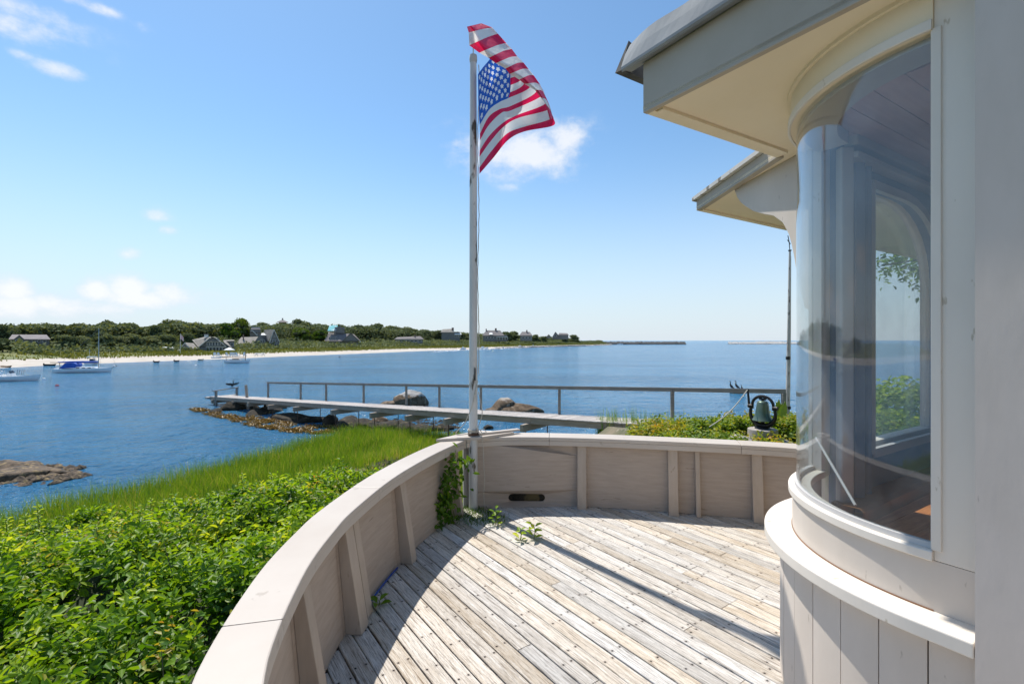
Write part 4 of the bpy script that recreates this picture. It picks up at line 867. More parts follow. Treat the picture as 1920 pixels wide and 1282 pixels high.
dark_rocks = [(432, 768, .9, .55, .55, 'dark rock under the foot of the dock steps'), (445, 764, .8, .5, .7, 'dark rock right behind the lowest dock step'), (495, 774, 1.5, .75, .42, 'dark weedy rock under the dock, right of the mooring pile'),
  (505, 768, .9, .6, .48, 'brownish rock wedged beneath the second cross beam'), (556, 788, 1.8, .8, .42, 'long black striped rock lying below the dock rods'), (588, 790, 1.1, .6, .35, 'low black rock right of the long striped one'), (620, 795, .55, .5, .52, 'round mossy rock at the edge of the marsh grass'),
  (655, 796, 1.5, .7, .42, 'dark flat rock below the dock at the grass tips'), (684, 799, 1.2, .6, .42, 'dark rock nearest the third pair of dock rods'), (712, 792, .6, .4, .34, 'small brown rock on top of the dark pile'), (735, 800, 1.2, .7, .36, 'dark rock below the white-topped boulder'),
  (762, 803, 1.0, .6, .34, 'dark rock under the fourth cross beam'), (790, 806, .9, .6, .32, 'dark rock left of the corner board'), (818, 806, .8, .5, .30, 'dark rock just outside the parapet corner'), (835, 804, .5, .4, .28, 'smallest dark rock beside the parapet corner'), (916, 803, .35, .3, .22, 'small round rock in the shallows right of the flagpole'),
  (403, 772, .7, .4, .22, 'low rock at the outermost foot of the steps'), (528, 765, .5, .4, .38, 'pale rock tucked under the dock deck'), (473, 766, .45, .3, .34, 'pinkish pale rock behind the mooring pile')]
for i, (px, py, a, b, c, lb) in enumerate(dark_rocks):
    p = gz(px, py, WZ); rock('shore_rock', lb, (p.x, p.y, max(WZ, float(hgt(p.x, p.y)))+.02), (a, b, c), 50+i, m_rock if ('pale' in lb or 'small brown' in lb) else m_rockd, 'rocks along the dock', 3, i*.7)
outc = [(25, 893, 1.5, .8, .36, 'broad brown ledge of rock at the left edge, by the water'), (78, 886, 1.15, .45, .20, 'low tapering tip of the left rock ledge'), (4, 884, 1.1, .7, .50, 'highest lump of the left rock ledge, cut by the frame'), (52, 878, .8, .5, .26, 'rounded lump on the middle of the left rock ledge')]
for i, (px, py, a, b, c, lb) in enumerate(outc):
    p = gz(px, py, WZ); rock('ledge_rock', lb, (p.x, p.y, WZ+.02), (a*.9, b, c*.85), 80+i, m_ledge, 'rocks of the left ledge', 4, -.1, .5)
rg = random.Random(11); mb = MB()
import bmesh
def scatter_rocks(name, pts, sizes, material, kindlabel):
    base = rock_mesh('stone', material, 5, 1, 1, .7, sub=1, rough=.4); bv = np.array([v.co for v in base.vertices]); bf = [tuple(p.vertices) for p in base.polygons]; V, Fc = [], []
    for (p, s) in zip(pts, sizes):
        a = rg.uniform(0, 6); c_, s_ = math.cos(a), math.sin(a); M3 = np.array([[c_, -s_, 0], [s_, c_, 0], [0, 0, 1]]); q = (bv*np.array([s*rg.uniform(.7, 1.4), s*rg.uniform(.7, 1.2), s*rg.uniform(.6, 1.1)])) @ M3.T+np.array(p); b = len(V)
        V += [tuple(x) for x in q]; Fc += [tuple(b+i for i in f) for f in bf]
    me = bpy.data.meshes.new(name); me.from_pydata(V, [], Fc); me.materials.append(material); o = link(name, me); tag(o, kind='stuff'); o['label'] = kindlabel; o['category'] = 'rocks'; return o
pts, sz = [], []
for _ in range(900):
    px = rg.uniform(640, 860); py = rg.uniform(786, 812); p = gz(px, py, WZ); p = gz(px, py, float(hgt(p.x, p.y)) if inland(p.x, p.y) > 0 else WZ)
    pts.append((p.x, p.y, max(WZ-.05, float(hgt(p.x, p.y))))); sz.append(rg.uniform(.05, .22))
for _ in range(260):
    x, y = rg.uniform(-4.6, -2.2), rg.uniform(12.5, 16); pts.append((x, y, float(hgt(x, y)))); sz.append(rg.uniform(.04, .16))
pl, sl_ = [], []
for _ in range(420):
    q_ = gz(rg.gauss(35, 45), rg.gauss(891, 7), WZ); pl.append((q_.x, q_.y, WZ-.03)); sl_.append(rg.uniform(.08, .30))
scatter_rocks('ledge_stones', pl, sl_, m_ledge, 'broken weedy stones round the left rock ledge')
scatter_rocks('shore_stones', pts, sz, m_rockd, 'loose brown stones along the water below the dock')

# ------------------------------------------------------------------ floating seaweed
poly = [(352, 768), (372, 765), (400, 771), (440, 779), (500, 783), (530, 790), (560, 798), (640, 800), (640, 812), (585, 814), (540, 811), (500, 804), (470, 799), (420, 786), (385, 777)]
pw = [gz(a, b, WZ) for a, b in poly]; xs_ = np.array([p.x for p in pw]); ys_ = np.array([p.y for p in pw])
def inpoly(x, y):
    c = np.zeros(x.shape, bool); j = len(xs_)-1
    for i in range(len(xs_)):
        c ^= ((ys_[i] > y) != (ys_[j] > y)) & (x < (xs_[j]-xs_[i])*(y-ys_[i])/(ys_[j]-ys_[i]+1e-9)+xs_[i]); j = i
    return c
x = RNG.uniform(xs_.min(), xs_.max(), 90000); y = RNG.uniform(ys_.min(), ys_.max(), 90000); k = inpoly(x, y) & (wob(x, y, 1.9, 5)+RNG.normal(0, .22, 90000) > .06); x, y = x[k][:5200], y[k][:5200]; n = len(x)
pos = np.stack([x, y, WZ+.012+np.abs(RNG.normal(0, .022, n))+np.clip(wob(x, y, 2.2, 8), 0, 1)*.02], 1); nr = np.stack([RNG.normal(0, .35, n), RNG.normal(0, .35, n), np.ones(n)], 1)
o = leaves('floating_seaweed', pos, nr, RNG.uniform(.1, .3, n), RNG.uniform(.03, .08, n), RNG.beta(2, 2, n), m_weed, fold=.4, droop=.1); tag(o, 'golden brown seaweed floating round the foot of the dock steps', 'seaweed', kind='stuff')

# ------------------------------------------------------------------ bronze bell
bd = 10.6; bb = at(1430, 803, bd); S = bd/900
bell = thing('bronze_bell', 'green and bronze ship-style bell hung in a dark cradle on a round stone', 'bell', tuple(bb), R(-54))
mb = MB(); prof = [(0.0, .615), (.05, .612), (.105, .60), (.128, .575), (.135, .545), (.146, .48), (.158, .40), (.176, .32), (.205, .25), (.238, .20), (.248, .185), (.240, .175), (.20, .20), (.15, .32), (.12, .5), (0, .55)]
mb.lathe((0, 0, 0), [(r*.86, z) for r, z in prof], 32); mb.build('bell', m_bell, bell, smooth=True)
mb = MB(); mb.lathe((0, 0, 0), [(0, .16), (.03, .15), (.045, .12), (.03, .09), (0, .085)], 12); mb.tube([(0, 0, .15), (0, 0, .5)], .01, 6); mb.build('clapper', m_iron, bell, smooth=True)
mb = MB(); arc = [(.23*math.cos(a), 0, .51+.20*math.sin(a)) for a in np.linspace(0, math.pi, 17)]; mb.tube([(.235, 0, .42)]+arc+[(-.235, 0, .42)], [.035]+[.032]*17+[.035], 8)
mb.tube([(-.07, 0, .66), (0, 0, .64), (.07, 0, .66)], .03, 8); mb.build('yoke', m_iron, bell, smooth=True)
mb = MB(); ar = [(.27*math.cos(a), 0, .31+.25*math.sin(a)) for a in np.linspace(math.pi, 2*math.pi, 19)]
mb.tube([(-.255, 0, .45), (-.27, 0, .38)]+ar+[(.27, 0, .38), (.255, 0, .45)], [.03, .034]+[.036+.018*math.sin(a) for a in np.linspace(0, math.pi, 19)]+[.034, .03], 10)
mb.lathe((0, 0, .0), [(.0, .07), (.10, .06), (.15, .03), (.165, .0)], 16); mb.build('cradle', m_iron, bell, smooth=True)
for s_ in (-1, 1): mb = MB(); mb.tube([(s_*.22, 0, .47), (s_*.32, 0, .47)], .045, 12); mb.build('pivot', m_iron, bell, smooth=True)
mb = MB(); mb.tube([(-.30, 0, .44), (-.31, 0, .58), (-.325, 0, .72), (-.33, 0, .80)], [.035, .026, .024, .02], 8); mb.tube([(-.335, 0, .80), (-.33, 0, .85)], [.035, .03], 8); mb.build('pull_lever', m_iron, bell, smooth=True)
lev = bell.matrix_world if False else Matrix.Translation(bell.location) @ Matrix.Rotation(R(-54), 4, 'Z'); top = lev @ Vector((-.33, 0, .84)); end = at(1330, 800, 9.6)
mb = MB(); mb.tube([tuple(top.lerp(end, k)+Vector((0, 0, -.10*math.sin(math.pi*k)))) for k in np.linspace(0, 1, 16)], .011, 6); tag(mb.build('bell_rope', m_rope, smooth=True), 'pale rope slanting from the bell lever down into the bushes', 'rope')
t = thing('round_pedestal', 'round grey millstone pedestal under the bronze bell', 'pedestal', (bb.x, bb.y, bb.z-.18))
mb = MB(); mb.lathe((0, 0, 0), [(0, .178), (.27, .178), (.30, .165), (.305, .02), (.30, -.05), (0, -.05)], 28); mb.build('stone_drum', m_stone, t, smooth=True)
rock('bell_rock', 'pinkish rock half buried in leaves left of the bell pedestal', (bb.x-.68, bb.y-.35, bb.z-.34), (.55, .4, .30), 91, m_stone, sub=3)
rock('bell_rock', 'flat rough rock that the bell pedestal rests on', (bb.x+.05, bb.y, bb.z-.42), (.75, .6, .26), 95, m_stone, sub=3)
# second flagpole
t = thing('slim_flagpole', 'slender weathered pole with a bent tip standing past the dock railing by the house', 'flagpole', tuple(at(1476.5, 790, 14.6)))
mb = MB(); a, b = at(1476.5, 800, 14.6), at(1481, 470, 14.6); mb.tube([tuple(a.lerp(b, k)) for k in np.linspace(0, 1, 8)], [.062, .060, .055, .050, .046, .042, .036, .03], 10); mb.build('pole', m_polew, t, world=True, smooth=True)
mb = MB(); mb.lathe(tuple(b), [(0, .03), (.05, .02), (.05, 0), (.03, -.02)], 8); mb.tube([tuple(b), tuple(b+Vector((-.02, 0, .25))), tuple(b+Vector((-.06, 0, .46)))], .012, 6); mb.tube([tuple(b+Vector((.02, 0, .2))), tuple(b+Vector((-.08, 0, .33)))], .01, 6); mb.build('finial', m_iron, t, world=True)
mb = MB(); mb.tube([tuple(at(1483, 480, 14.5)), tuple(at(1482.5, 620, 14.5)), tuple(at(1481, 760, 14.5))], .008, 5); mb.build('halyard', m_rope, t, world=True)
for py in (671, 764): mb = MB(); mb.lathe(tuple(at(1478, py, 14.6)), [(.05, -.05), (.072, -.04), (.072, .04), (.05, .05)], 10); mb.build('band', m_iron, t, world=True)

# ------------------------------------------------------------------ birds
def cormorant(label, loc, rz_, spread, scale=1):
    t = thing('cormorant', label, 'bird', loc, rz_, 'black cormorants near the dock', scale)
    # +x is forward; one skinned body from tail to beak
    body = [(-.30, 0, .06), (-.22, 0, .11), (-.12, 0, .17), (-.02, 0, .25), (.05, 0, .34), (.08, 0, .43), (.075, 0, .52), (.065, 0, .60), (.085, 0, .66), (.13, 0, .675), (.17, 0, .67)]
    rr_ = [.012, .03, .065, .095, .085, .055, .034, .028, .034, .028, .010]
    mb = MB(); P = catmull([(*p, r) for p, r in zip(body, rr_)], 3); mb.tube([tuple(p[:3]) for p in P], [max(.006, p[3]) for p in P], 12); mb.build('body', m_bird, t, smooth=True)
    mb = MB(); mb.tube([(.165, 0, .67), (.22, 0, .665), (.245, 0, .655), (.25, 0, .642)], [.011, .008, .006, .002], 6); mb.build('beak', m_beak, t, smooth=True)
    for s_ in (-1, 1):
        mb = MB(); mb.tube([(-.03, s_*.04, .18), (-.02, s_*.045, .02)], .012, 6); mb.add([(-.03, s_*.03, .0), (.06, s_*.0, .0), (.07, s_*.07, .0), (-.03, s_*.055, .0), (-.03, s_*.03, .014), (.05, s_*.01, .01), (.06, s_*.06, .01), (-.03, s_*.055, .014)], [(0, 1, 2, 3), (4, 7, 6, 5), (0, 4, 5, 1), (1, 5, 6, 2), (2, 6, 7, 3), (3, 7, 4, 0)]); mb.build('leg', m_iron, t)
        if spread:
            lead = [(.0, .06, .36), (.03, .22, .44), (.02, .36, .42), (-.01, .60, .47)]; trail = [(-.10, .05, .18), (-.09, .20, .24), (-.10, .38, .27), (-.08, .56, .36)]
            g1, g2 = [], []; L = catmull(lead, 5); T = catmull(trail, 5)
            for j in range(len(L)):
                f_ = .03*math.sin(j*2.1); a, b = L[j].copy(), T[j].copy(); b[2] -= abs(f_); a[1] *= s_; b[1] *= s_; m_ = (a+b)/2
                g1.append([tuple(a), tuple(m_+np.array([.015, 0, .005])), tuple(b)]); g2.append([tuple(b), tuple(m_-np.array([.012, 0, .0])), tuple(a)])
            mb = MB(); mb.sheet([r+q[1:] for r, q in zip(g1, g2)]); mb.build('wing', m_bird, t, smooth=True)
        else:
            mb = MB(); P = catmull([(.04, s_*.085, .34, .03), (-.05, s_*.10, .25, .05), (-.16, s_*.075, .15, .035), (-.30, s_*.03, .07, .008)], 4); mb.tube([tuple(p[:3]) for p in P], [max(.005, p[3]) for p in P], 8); mb.build('wing', m_bird, t, smooth=True)
    return t
bp = hA.lerp(hB, .80); cormorant('black cormorant drying its spread wings on the dock end rail', (bp.x, bp.y, bp.z+.06), R(-35), True, .86)
rp_ = gz(1384, 737, WZ); cormorant('left cormorant of two upright ones on the small far rock', (rp_.x-.62, rp_.y, WZ+.33), R(150), False, 1.12); cormorant('right cormorant of two upright ones on the small far rock', (rp_.x-.12, rp_.y, WZ+.36), R(140), False, 1.12)
cormorant('small hunched bird behind the two upright cormorants', (rp_.x+.42, rp_.y+.1, WZ+.25), R(165), False, .75)

# ------------------------------------------------------------------ shrub thicket left of the terrace
def thicket(name, label, npts, region, height, material, lsize, seed, dens=None, inner=True, jit=.55):
    """region(x, y) -> mask; leaves set on short shoots that rise through the top of a rolling canopy"""
    x, y = region(npts); top = height(x, y); n = len(x); lv = 11
    lean = RNG.normal(0, .4, (n, 2)); sh = RNG.uniform(.10, .30, n); depth = np.abs(RNG.normal(0, .12, n))
    bump = RNG.normal(0, .03, n); base = np.stack([x, y, top-depth-.10+bump], 1); axis = np.stack([lean[:, 0], lean[:, 1], np.ones(n)], 1); axis /= np.linalg.norm(axis, axis=1)[:, None]
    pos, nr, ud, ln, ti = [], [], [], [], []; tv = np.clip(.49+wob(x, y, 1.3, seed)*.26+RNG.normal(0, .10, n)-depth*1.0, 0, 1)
    dist = np.sqrt(x*x+y*y); f = np.interp(dist, [0, 4, 12], [1, 1, 1.25])
    for k in range(lv):
        h_ = (k+.5)/lv; a = k*2.4+RNG.uniform(0, .8, n)+x*40; out = np.stack([np.cos(a), np.sin(a), .0*a], 1)
        pos.append(base+axis*(sh*h_*1.25)[:, None]+out*.012); u = out+axis*(.15+.55*h_); ud.append(u); nr.append(axis*1.0-out*(.25-.15*h_)+RNG.normal(0, jit, (n, 3)))
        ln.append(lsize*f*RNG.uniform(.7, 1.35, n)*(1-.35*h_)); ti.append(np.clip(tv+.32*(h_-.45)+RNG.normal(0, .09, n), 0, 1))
    pos, nr, ud, ln, ti = map(np.concatenate, (pos, nr, ud, ln, ti)); o = leaves(name, pos, nr, ln, ln*RNG.uniform(.42, .60, len(ln)), ti, material, ud=ud); tag(o, label, 'bushes', kind='stuff'); return o
def bush_top(x, y):
    base = np.maximum(hgt(x, y), WZ+.2); g = .62+.24*wob(x, y, 1.7, 2)+.17*wob(x, y, 4.3, 7)+.08*wob(x, y, 9, 1); e = np.clip(bush_mask(x, y)/1.2, 0, 1); cl = np.clip((-.85-x)/.4, 0, 1)
    top = base+g*(.35+.65*e); near = np.clip(1-(np.hypot(x+1.0, y-2)-0)/3.5, 0, 1); return np.minimum(top, .43-.12*np.abs(wob(x, y, 2, 9)))*1.0+.0*cl
BPOLY = [(-.98, 5.6), (-1.3, 6.6), (-1.9, 8.6), (-3.0, 11.0), (-4.4, 10.6), (-6.5, 10.0), (-8.6, 9.4), (-10.6, 9.3), (-11.6, 7.6), (-12.2, 3), (-12, -3), (-2.5, -4), (-.7, -1.5), (-.3, .1), (-.62, .7), (-.95, 1.3), (-1.10, 2.0), (-1.12, 2.8), (-1.0, 3.6), (-.80, 4.3), (-.72, 4.9)]
bx = np.array([p[0] for p in BPOLY]); by = np.array([p[1] for p in BPOLY])
def bush_mask(x, y):
    x = np.asarray(x, float); y = np.asarray(y, float); best = np.full(x.shape, 1e9); c = np.zeros(x.shape, bool); j = len(bx)-1
    for i in range(len(bx)):
        d = np.array([bx[i]-bx[j], by[i]-by[j]]); t_ = np.clip(((x-bx[j])*d[0]+(y-by[j])*d[1])/(d @ d), 0, 1); best = np.minimum(best, np.hypot(x-bx[j]-t_*d[0], y-by[j]-t_*d[1]))
        c ^= ((by[i] > y) != (by[j] > y)) & (x < (bx[j]-bx[i])*(y-by[i])/(by[j]-by[i]+1e-9)+bx[i]); j = i
    return np.where(c, best, -best)
def reg_left(n):
    x = RNG.uniform(-12.3, -.2, n*4); y = RNG.uniform(-3, 11.2, n*4)
    w = np.clip(1.35-np.hypot(x+1, y-1)/14, .35, 1); k = (bush_mask(x, y)+RNG.normal(0, .12, n*4) > -.02) & (RNG.uniform(0, 1, n*4) < w) & (bush_mask(x, y) > -.25)
    holes = wob(x, y, 1.9, 12)+.5*wob(x, y, 5, 3) < -.40; k &= ~(holes & (RNG.uniform(0, 1, n*4) < .9)); x, y = x[k][:n], y[k][:n]; return x, y
thicket('mixed_shoots', 'paler yellowish shoots scattered through the left shrubs', 2600, lambda n: (lambda q: (q[0][wob(q[0], q[1], 1.1, 21) > -.1][:n], q[1][wob(q[0], q[1], 1.1, 21) > -.1][:n]))(reg_left(n*3)), lambda x, y: bush_top(x, y)+.05, m_leafpale, .062, 14)
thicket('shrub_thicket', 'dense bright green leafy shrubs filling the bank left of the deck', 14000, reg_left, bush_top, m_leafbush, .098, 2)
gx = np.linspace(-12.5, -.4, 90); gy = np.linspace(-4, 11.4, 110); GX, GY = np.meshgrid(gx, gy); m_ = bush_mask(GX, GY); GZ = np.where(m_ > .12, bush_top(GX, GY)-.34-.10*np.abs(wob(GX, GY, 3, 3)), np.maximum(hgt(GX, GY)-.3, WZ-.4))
mb = MB(); mb.sheet([[(GX[i, j], GY[i, j], GZ[i, j]) for j in range(len(gx))] for i in range(len(gy))]); o = mb.build('thicket_shade_sheet', m_core, smooth=True); tag(o, 'dark sheet standing in for the shade inside the left shrubs', 'twigs', kind='stuff')  # solid sheet under the leaves, coloured dark for the thicket's inner shade
sx_, sy_ = reg_left(420); mb = MB()
for a, b in zip(sx_, sy_):
    z0 = float(bush_top(np.array([a]), np.array([b]))[0])-.32; dx_, dy_ = RNG.normal(0, .09, 2); h_ = RNG.uniform(.34, .62); mb.tube([(a, b, z0), (a+dx_*.5, b+dy_*.5, z0+h_*.55), (a+dx_*1.4, b+dy_*1.4, z0+h_)], [.0065, .0045, .002], 4, False)
tag(mb.build('shrub_stems', m_bark), 'thin brown twigs poking up through the left shrubs', 'twigs', kind='stuff')
# low plants beyond the far parapet
def reg_right(n):
    x = RNG.uniform(1.0, 11, n*6); y = RNG.uniform(5.4, 15.5, n*6); d = inland(x, y); lim = np.interp(x, [1.0, 1.7, 3.0, 5, 11], [8, 10.9, 11.6, 12.4, 14.5]); bl = (np.abs(x-bb.x+.35) < 1.1) & (y < bb.y+.2) & (y > bb.y-2.2)
    k = (d > .5) & (y < lim+RNG.normal(0, .3, n*6)) & ~(bl & (RNG.uniform(0, 1, n*6) < .6)) & (y > 5.4+.25*x) ; x, y = x[k][:n], y[k][:n]; return x, y
def right_top(x, y): return hgt(x, y)+np.interp(x, [1, 2.5, 4.6, 5.6], [.10, .17, .26, .36])+.12*wob(x, y, 2.3, 4)+.08*wob(x, y, 5, 2)-np.where((np.abs(x-bb.x+.25) < .9) & (y < bb.y+.3), .26, 0)
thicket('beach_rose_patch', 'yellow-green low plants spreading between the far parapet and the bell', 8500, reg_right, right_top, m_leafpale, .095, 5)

# ------------------------------------------------------------------ marsh grass
def grass_region(n):
    x = RNG.uniform(-16, 2.5, n*6); y = RNG.uniform(4, 25, n*6); d = inland(x, y); bm_ = bush_mask(x, y); edge = RNG.normal(0, .25, n*6)
    bare = ((np.hypot((x+3.4)/1.5, (y-14.2)/1.6) < 1) & (RNG.uniform(0, 1, n*6) < .85))
    k = (d+edge > .05) & (bm_ < -.02) & ~bare & (y > 4.2-.9*x*0) & ((x < -1.2) | (y > 6.5)) & (y < 23.5) & (x < 1.2-.0*y) ; return x[k][:n], y[k][:n]
x, y = grass_region(110000); n = len(x); d = inland(x, y); tall = np.interp(d, [0, 2.5, 5, 9], [.72, .62, .42, .34])*np.interp(x, [-6, -2], [1, .55])*(1+.22*wob(x, y, 1.3, 6)); z = np.maximum(hgt(x, y), WZ-.1)
o = blades('marsh_grass', np.stack([x, y, z], 1), tall*RNG.uniform(.45, 1.3, n)*(1+.32*wob(x, y, 2.6, 2)), np.interp(np.hypot(x, y), [6, 22], [.007, .013])*RNG.uniform(.7, 1.3, n), np.clip(.40+.25*wob(x, y, 1.0, 3)+RNG.normal(0, .16, n)+(RNG.uniform(0, 1, n) < .11)*.5+np.where(x > -5, .12, 0), 0, 1), m_grass, .38); tag(o, 'tall bright green marsh grass between the shrubs and the water', 'grass', kind='stuff')
x = RNG.uniform(3, 14, 26000); y = RNG.uniform(11, 18.6, 26000); d = inland(x, y); k = (d > -.5) & (d < 2.6) & (wob(x, y, 1.1, 2) > -.35); x, y = x[k], y[k]; n = len(x)
o = blades('reed_grass', np.stack([x, y, np.maximum(hgt(x, y), WZ-.1)], 1), RNG.uniform(.45, 1.15, n), RNG.uniform(.012, .022, n), RNG.uniform(.15, .75, n), m_grass, .16); tag(o, 'green reeds growing at the water behind the dock landing', 'reeds', kind='stuff')
# standing dead stub and upright stems in the shrubs
t = thing('dead_stump', 'bleached dead branch stub poking out of the left shrubs', 'branch', tuple(at(478, 962, 7.4)))
mb = MB(); mb.tube([tuple(at(479, 985, 7.4)), tuple(at(478, 960, 7.4)), tuple(at(477, 940, 7.4))], [.035, .032, .022], 8); mb.build('stub', m_polew, t, world=True, smooth=True)
def stalk(label, p, h_, n, material, group, ls=.09, parent=None):
    t = thing('leafy_stalk', label, 'plant', tuple(p), RNG.uniform(0, 6), group); mb = MB(); mb.tube([(0, 0, 0), (.01, .01, h_*.5), (-.01, .02, h_)], [.010, .008, .004], 6); mb.build('stem', m_stem, t, smooth=True)
    k = np.arange(n); hh = (k+1)/n*h_; a = k*2.4; out = np.stack([np.cos(a), np.sin(a), .45+0*a], 1); ln = ls*(1.15-.5*k/n)*RNG.uniform(.8, 1.2, n)
    leaves('foliage', np.stack([0*a, 0*a, hh], 1), np.stack([-np.cos(a)*.5, -np.sin(a)*.5, 1+0*a], 1), ln, ln*.38, RNG.uniform(.45, .95, n), material, t, ud=out, droop=.25); return t
stalks = [(14, 945, 'leafy stalk at the far left edge of the shrubs'), (48, 950, 'second leafy stalk from the left edge'), (72, 960, 'short stalk between the two left-edge stalks and the grass'), (283, 905, 'pale-tipped stalk standing above the shrubs in the grass'), (308, 900, 'taller pale-tipped stalk right of its twin'),
          (402, 895, 'leafy stalk against the middle of the grass'), (560, 885, 'yellow-tipped stalk in front of the grass near the wall'), (508, 890, 'thin stalk left of the yellow-tipped one'), (455, 905, 'dark-leaved stalk at the shrub edge')]
for px, py, lb in stalks:
    p = gz(px, py, -1.15); z0 = float(bush_top(np.array([p.x]), np.array([p.y]))[0])-.25 if bush_mask(p.x, p.y) > 0 else float(hgt(p.x, p.y))
    stalk(lb, (p.x, p.y, z0), .62, 46, m_leafbush, 'tall stalks above the shrubs', .10)
# yellow-green broad leaf clump beside the end post of the railing
t = thing('broadleaf_weed', 'tall yellow-green leaf clump beside the last railing post', 'plant', tuple(at(1461, 790, 13.2)))
mb = MB(); 
for i in range(7):
    b = at(1459+i*1.2, 792, 13.2-.05*i); tp = b+Vector((.02*(i-3), .03*(i % 3), .45+.06*((i*5) % 4))); g = []
    for j in range(7):
        k = j/6; c = b.lerp(tp, k)+Vector((.03*math.sin(k*2+i), 0, 0)); w_ = .085*math.sin(math.pi*min(1, k*.9+.1))+.006; g.append([tuple(c+Vector((-w_, 0, 0))), tuple(c+Vector((0, .02, 0))), tuple(c+Vector((w_, 0, 0)))])
    mb.sheet(g)
m_yl = mat('yellow_green_leaf', (.24, .36, .03), (.36, .42, .05), 8, .5, .2); mb.build('broad_leaf', m_yl, t, world=True, smooth=True)

# ------------------------------------------------------------------ vine on the wall and sprouts on the deck
sv = PL.L-.42
vine = thing('climbing_vine', 'green vine hanging down the inside of the parapet beside the flagpole', 'vine', (*PL.at(sv, -.02), .1))
strands = [[(853, 852), (845, 880), (835, 905), (828, 935), (822, 960), (820, 985)], [(860, 862), (852, 872), (842, 884), (838, 910), (832, 950)], [(842, 885), (856, 905), (862, 930)], [(832, 925), (846, 945), (852, 968)], [(858, 858), (870, 868), (876, 866), (872, 880)], [(830, 935), (822, 965), (806, 985), (804, 1005)]]
mb = MB(); lp_, ln_, lt_ = [], [], []
for st in strands:
    pts = [at(px, py, 4.32-(max(0, 880-px)/75)*.28) for px, py in st]; cc = catmull([tuple(p) for p in pts], 6); mb.tube([tuple(c) for c in cc], .005, 5)
    for c in cc:
        for _ in range(3 if c[2] < .42 else 1): lp_.append(c+RNG.normal(0, .032, 3)); lt_.append(RNG.uniform(.1, .55))
mb.build('stems', m_stem, vine, world=True)
cloud = [at(RNG.normal(832, 14), RNG.normal(968, 13), RNG.uniform(4.05, 4.3)) for _ in range(34)]; lp_ += [np.array(c) for c in cloud]; lt_ += list(RNG.uniform(0, .4, 34)); P = np.array(lp_)-np.array(vine.location); n = len(P)
leaves('foliage', P, RNG.normal(0, .5, (n, 3))+np.array([.6, -.6, .5]), RNG.uniform(.04, .075, n), RNG.uniform(.022, .04, n), np.array(lt_), m_leafbush, vine)
def sprout(label, px, py, h_, n, ls, tint=(.4, .8)):
    p = gz(px, py, .001); t = thing('deck_sprout', label, 'plant', tuple(p), 0, 'small weeds growing between deck boards'); mb = MB(); mb.tube([(0, 0, -.01), (.01, 0, h_*.5), (0, .01, h_)], [.004, .0035, .002], 5); mb.build('stem', m_stem, t)
    a = np.arange(n)*2.4; hh = h_*(np.arange(n)+.6)/n; out = np.stack([np.cos(a), np.sin(a), .35+0*a], 1); ln = ls*RNG.uniform(.8, 1.25, n)
    leaves('foliage', np.stack([.01*np.cos(a), .01*np.sin(a), hh], 1), np.stack([-.4*np.cos(a), -.4*np.sin(a), 1+0*a], 1), ln, ln*.5, RNG.uniform(*tint, n), m_leafbush, t, ud=out)
sprout('sprout at the rim of the wall shadow, nearest the flagpole foot', 929, 984, .14, 12, .055)
sprout('lower left sprout of the sunlit pair beside the pole shadow', 975, 1013, .09, 9, .055, (.5, 1)); sprout('taller sprout with bright yellow-green leaves beside the pole shadow', 1001, 1009, .11, 10, .07, (.6, 1)); sprout('single low leaf weed in the wall shadow beside the middle posts', 709, 1134, .03, 5, .08, (.3, .6))
x = RNG.uniform(-.75, -.02, 4200); y = RNG.uniform(4.0, 4.62, 4200); k = (x*.9+y < 4.32+RNG.normal(0, .06, 4200)) & (x*.9+y > 3.62) & (x > -.62) & (np.hypot(x+.3, (y-4.45)*1.3) < .36+RNG.normal(0, .05, 4200)); x, y = x[k][:1500], y[k][:1500]; n = len(x)
o = blades('moss_tuft', np.stack([x, y, 0*x+.001], 1), RNG.uniform(.008, .035, n), RNG.uniform(.003, .007, n), RNG.uniform(0, .35, n), m_grass, .8); tag(o, 'dark green moss and litter on the boards round the flagpole foot', 'moss', kind='stuff')
mb = MB(); q0, q1 = s_at_y(PL, 2.86), s_at_y(PL, 3.36); mb.tube([(*PL.at(q, .012), .012) for q in np.linspace(q0, q1, 20)], .006, 6); tag(mb.build('blue_cable', m_cable, smooth=True), 'thin blue cable lying along the foot of the curved parapet', 'cable')
# shrub and tree seen through the house opening
def bushy(name, label, cat, c, rad, n, ls, material, trunk=None, seed=0, shell=.45, group=None):
    t = thing(name, label, cat, tuple(c), 0, group); v = RNG.normal(size=(n, 3)); v /= np.linalg.norm(v, axis=1)[:, None]; r = (1-shell*RNG.uniform(0, 1, n)**1.5); lump = 1+.22*wob(v[:, 0]*3+seed, v[:, 1]*3+v[:, 2]*2, 1.2, seed)
    pos = v*np.array(rad)*(r*lump)[:, None]; leaves('foliage', pos, v+RNG.normal(0, .5, (n, 3))+np.array([0, 0, .4]), ls*RNG.uniform(.7, 1.3, n), ls*.5*RNG.uniform(.8, 1.2, n), np.clip(.45+.2*v[:, 2]+RNG.normal(0, .15, n), 0, 1), material, t); return t
t = bushy('rounded_shrub', 'rounded shrub outside, seen through the arched opening of the house', 'shrub', at(1715, 790, 7.2), (1.15, .9, .62), 5200, .085, m_leafbush, seed=3)
mb = MB(); mb.tube([(0, 0, -1.1), (0, 0, 0)], [.05, .03], 6); mb.build('stem', m_bark, t)
t = bushy('rounded_shrub', 'lower shrub in front, seen through the bottom of the arched opening', 'shrub', at(1650, 838, 6.2), (.9, .7, .5), 3800, .075, m_leafbush, seed=6)
mb = MB(); mb.tube([(0, 0, -.9), (0, 0, 0)], [.05, .03], 6); mb.build('stem', m_bark, t)
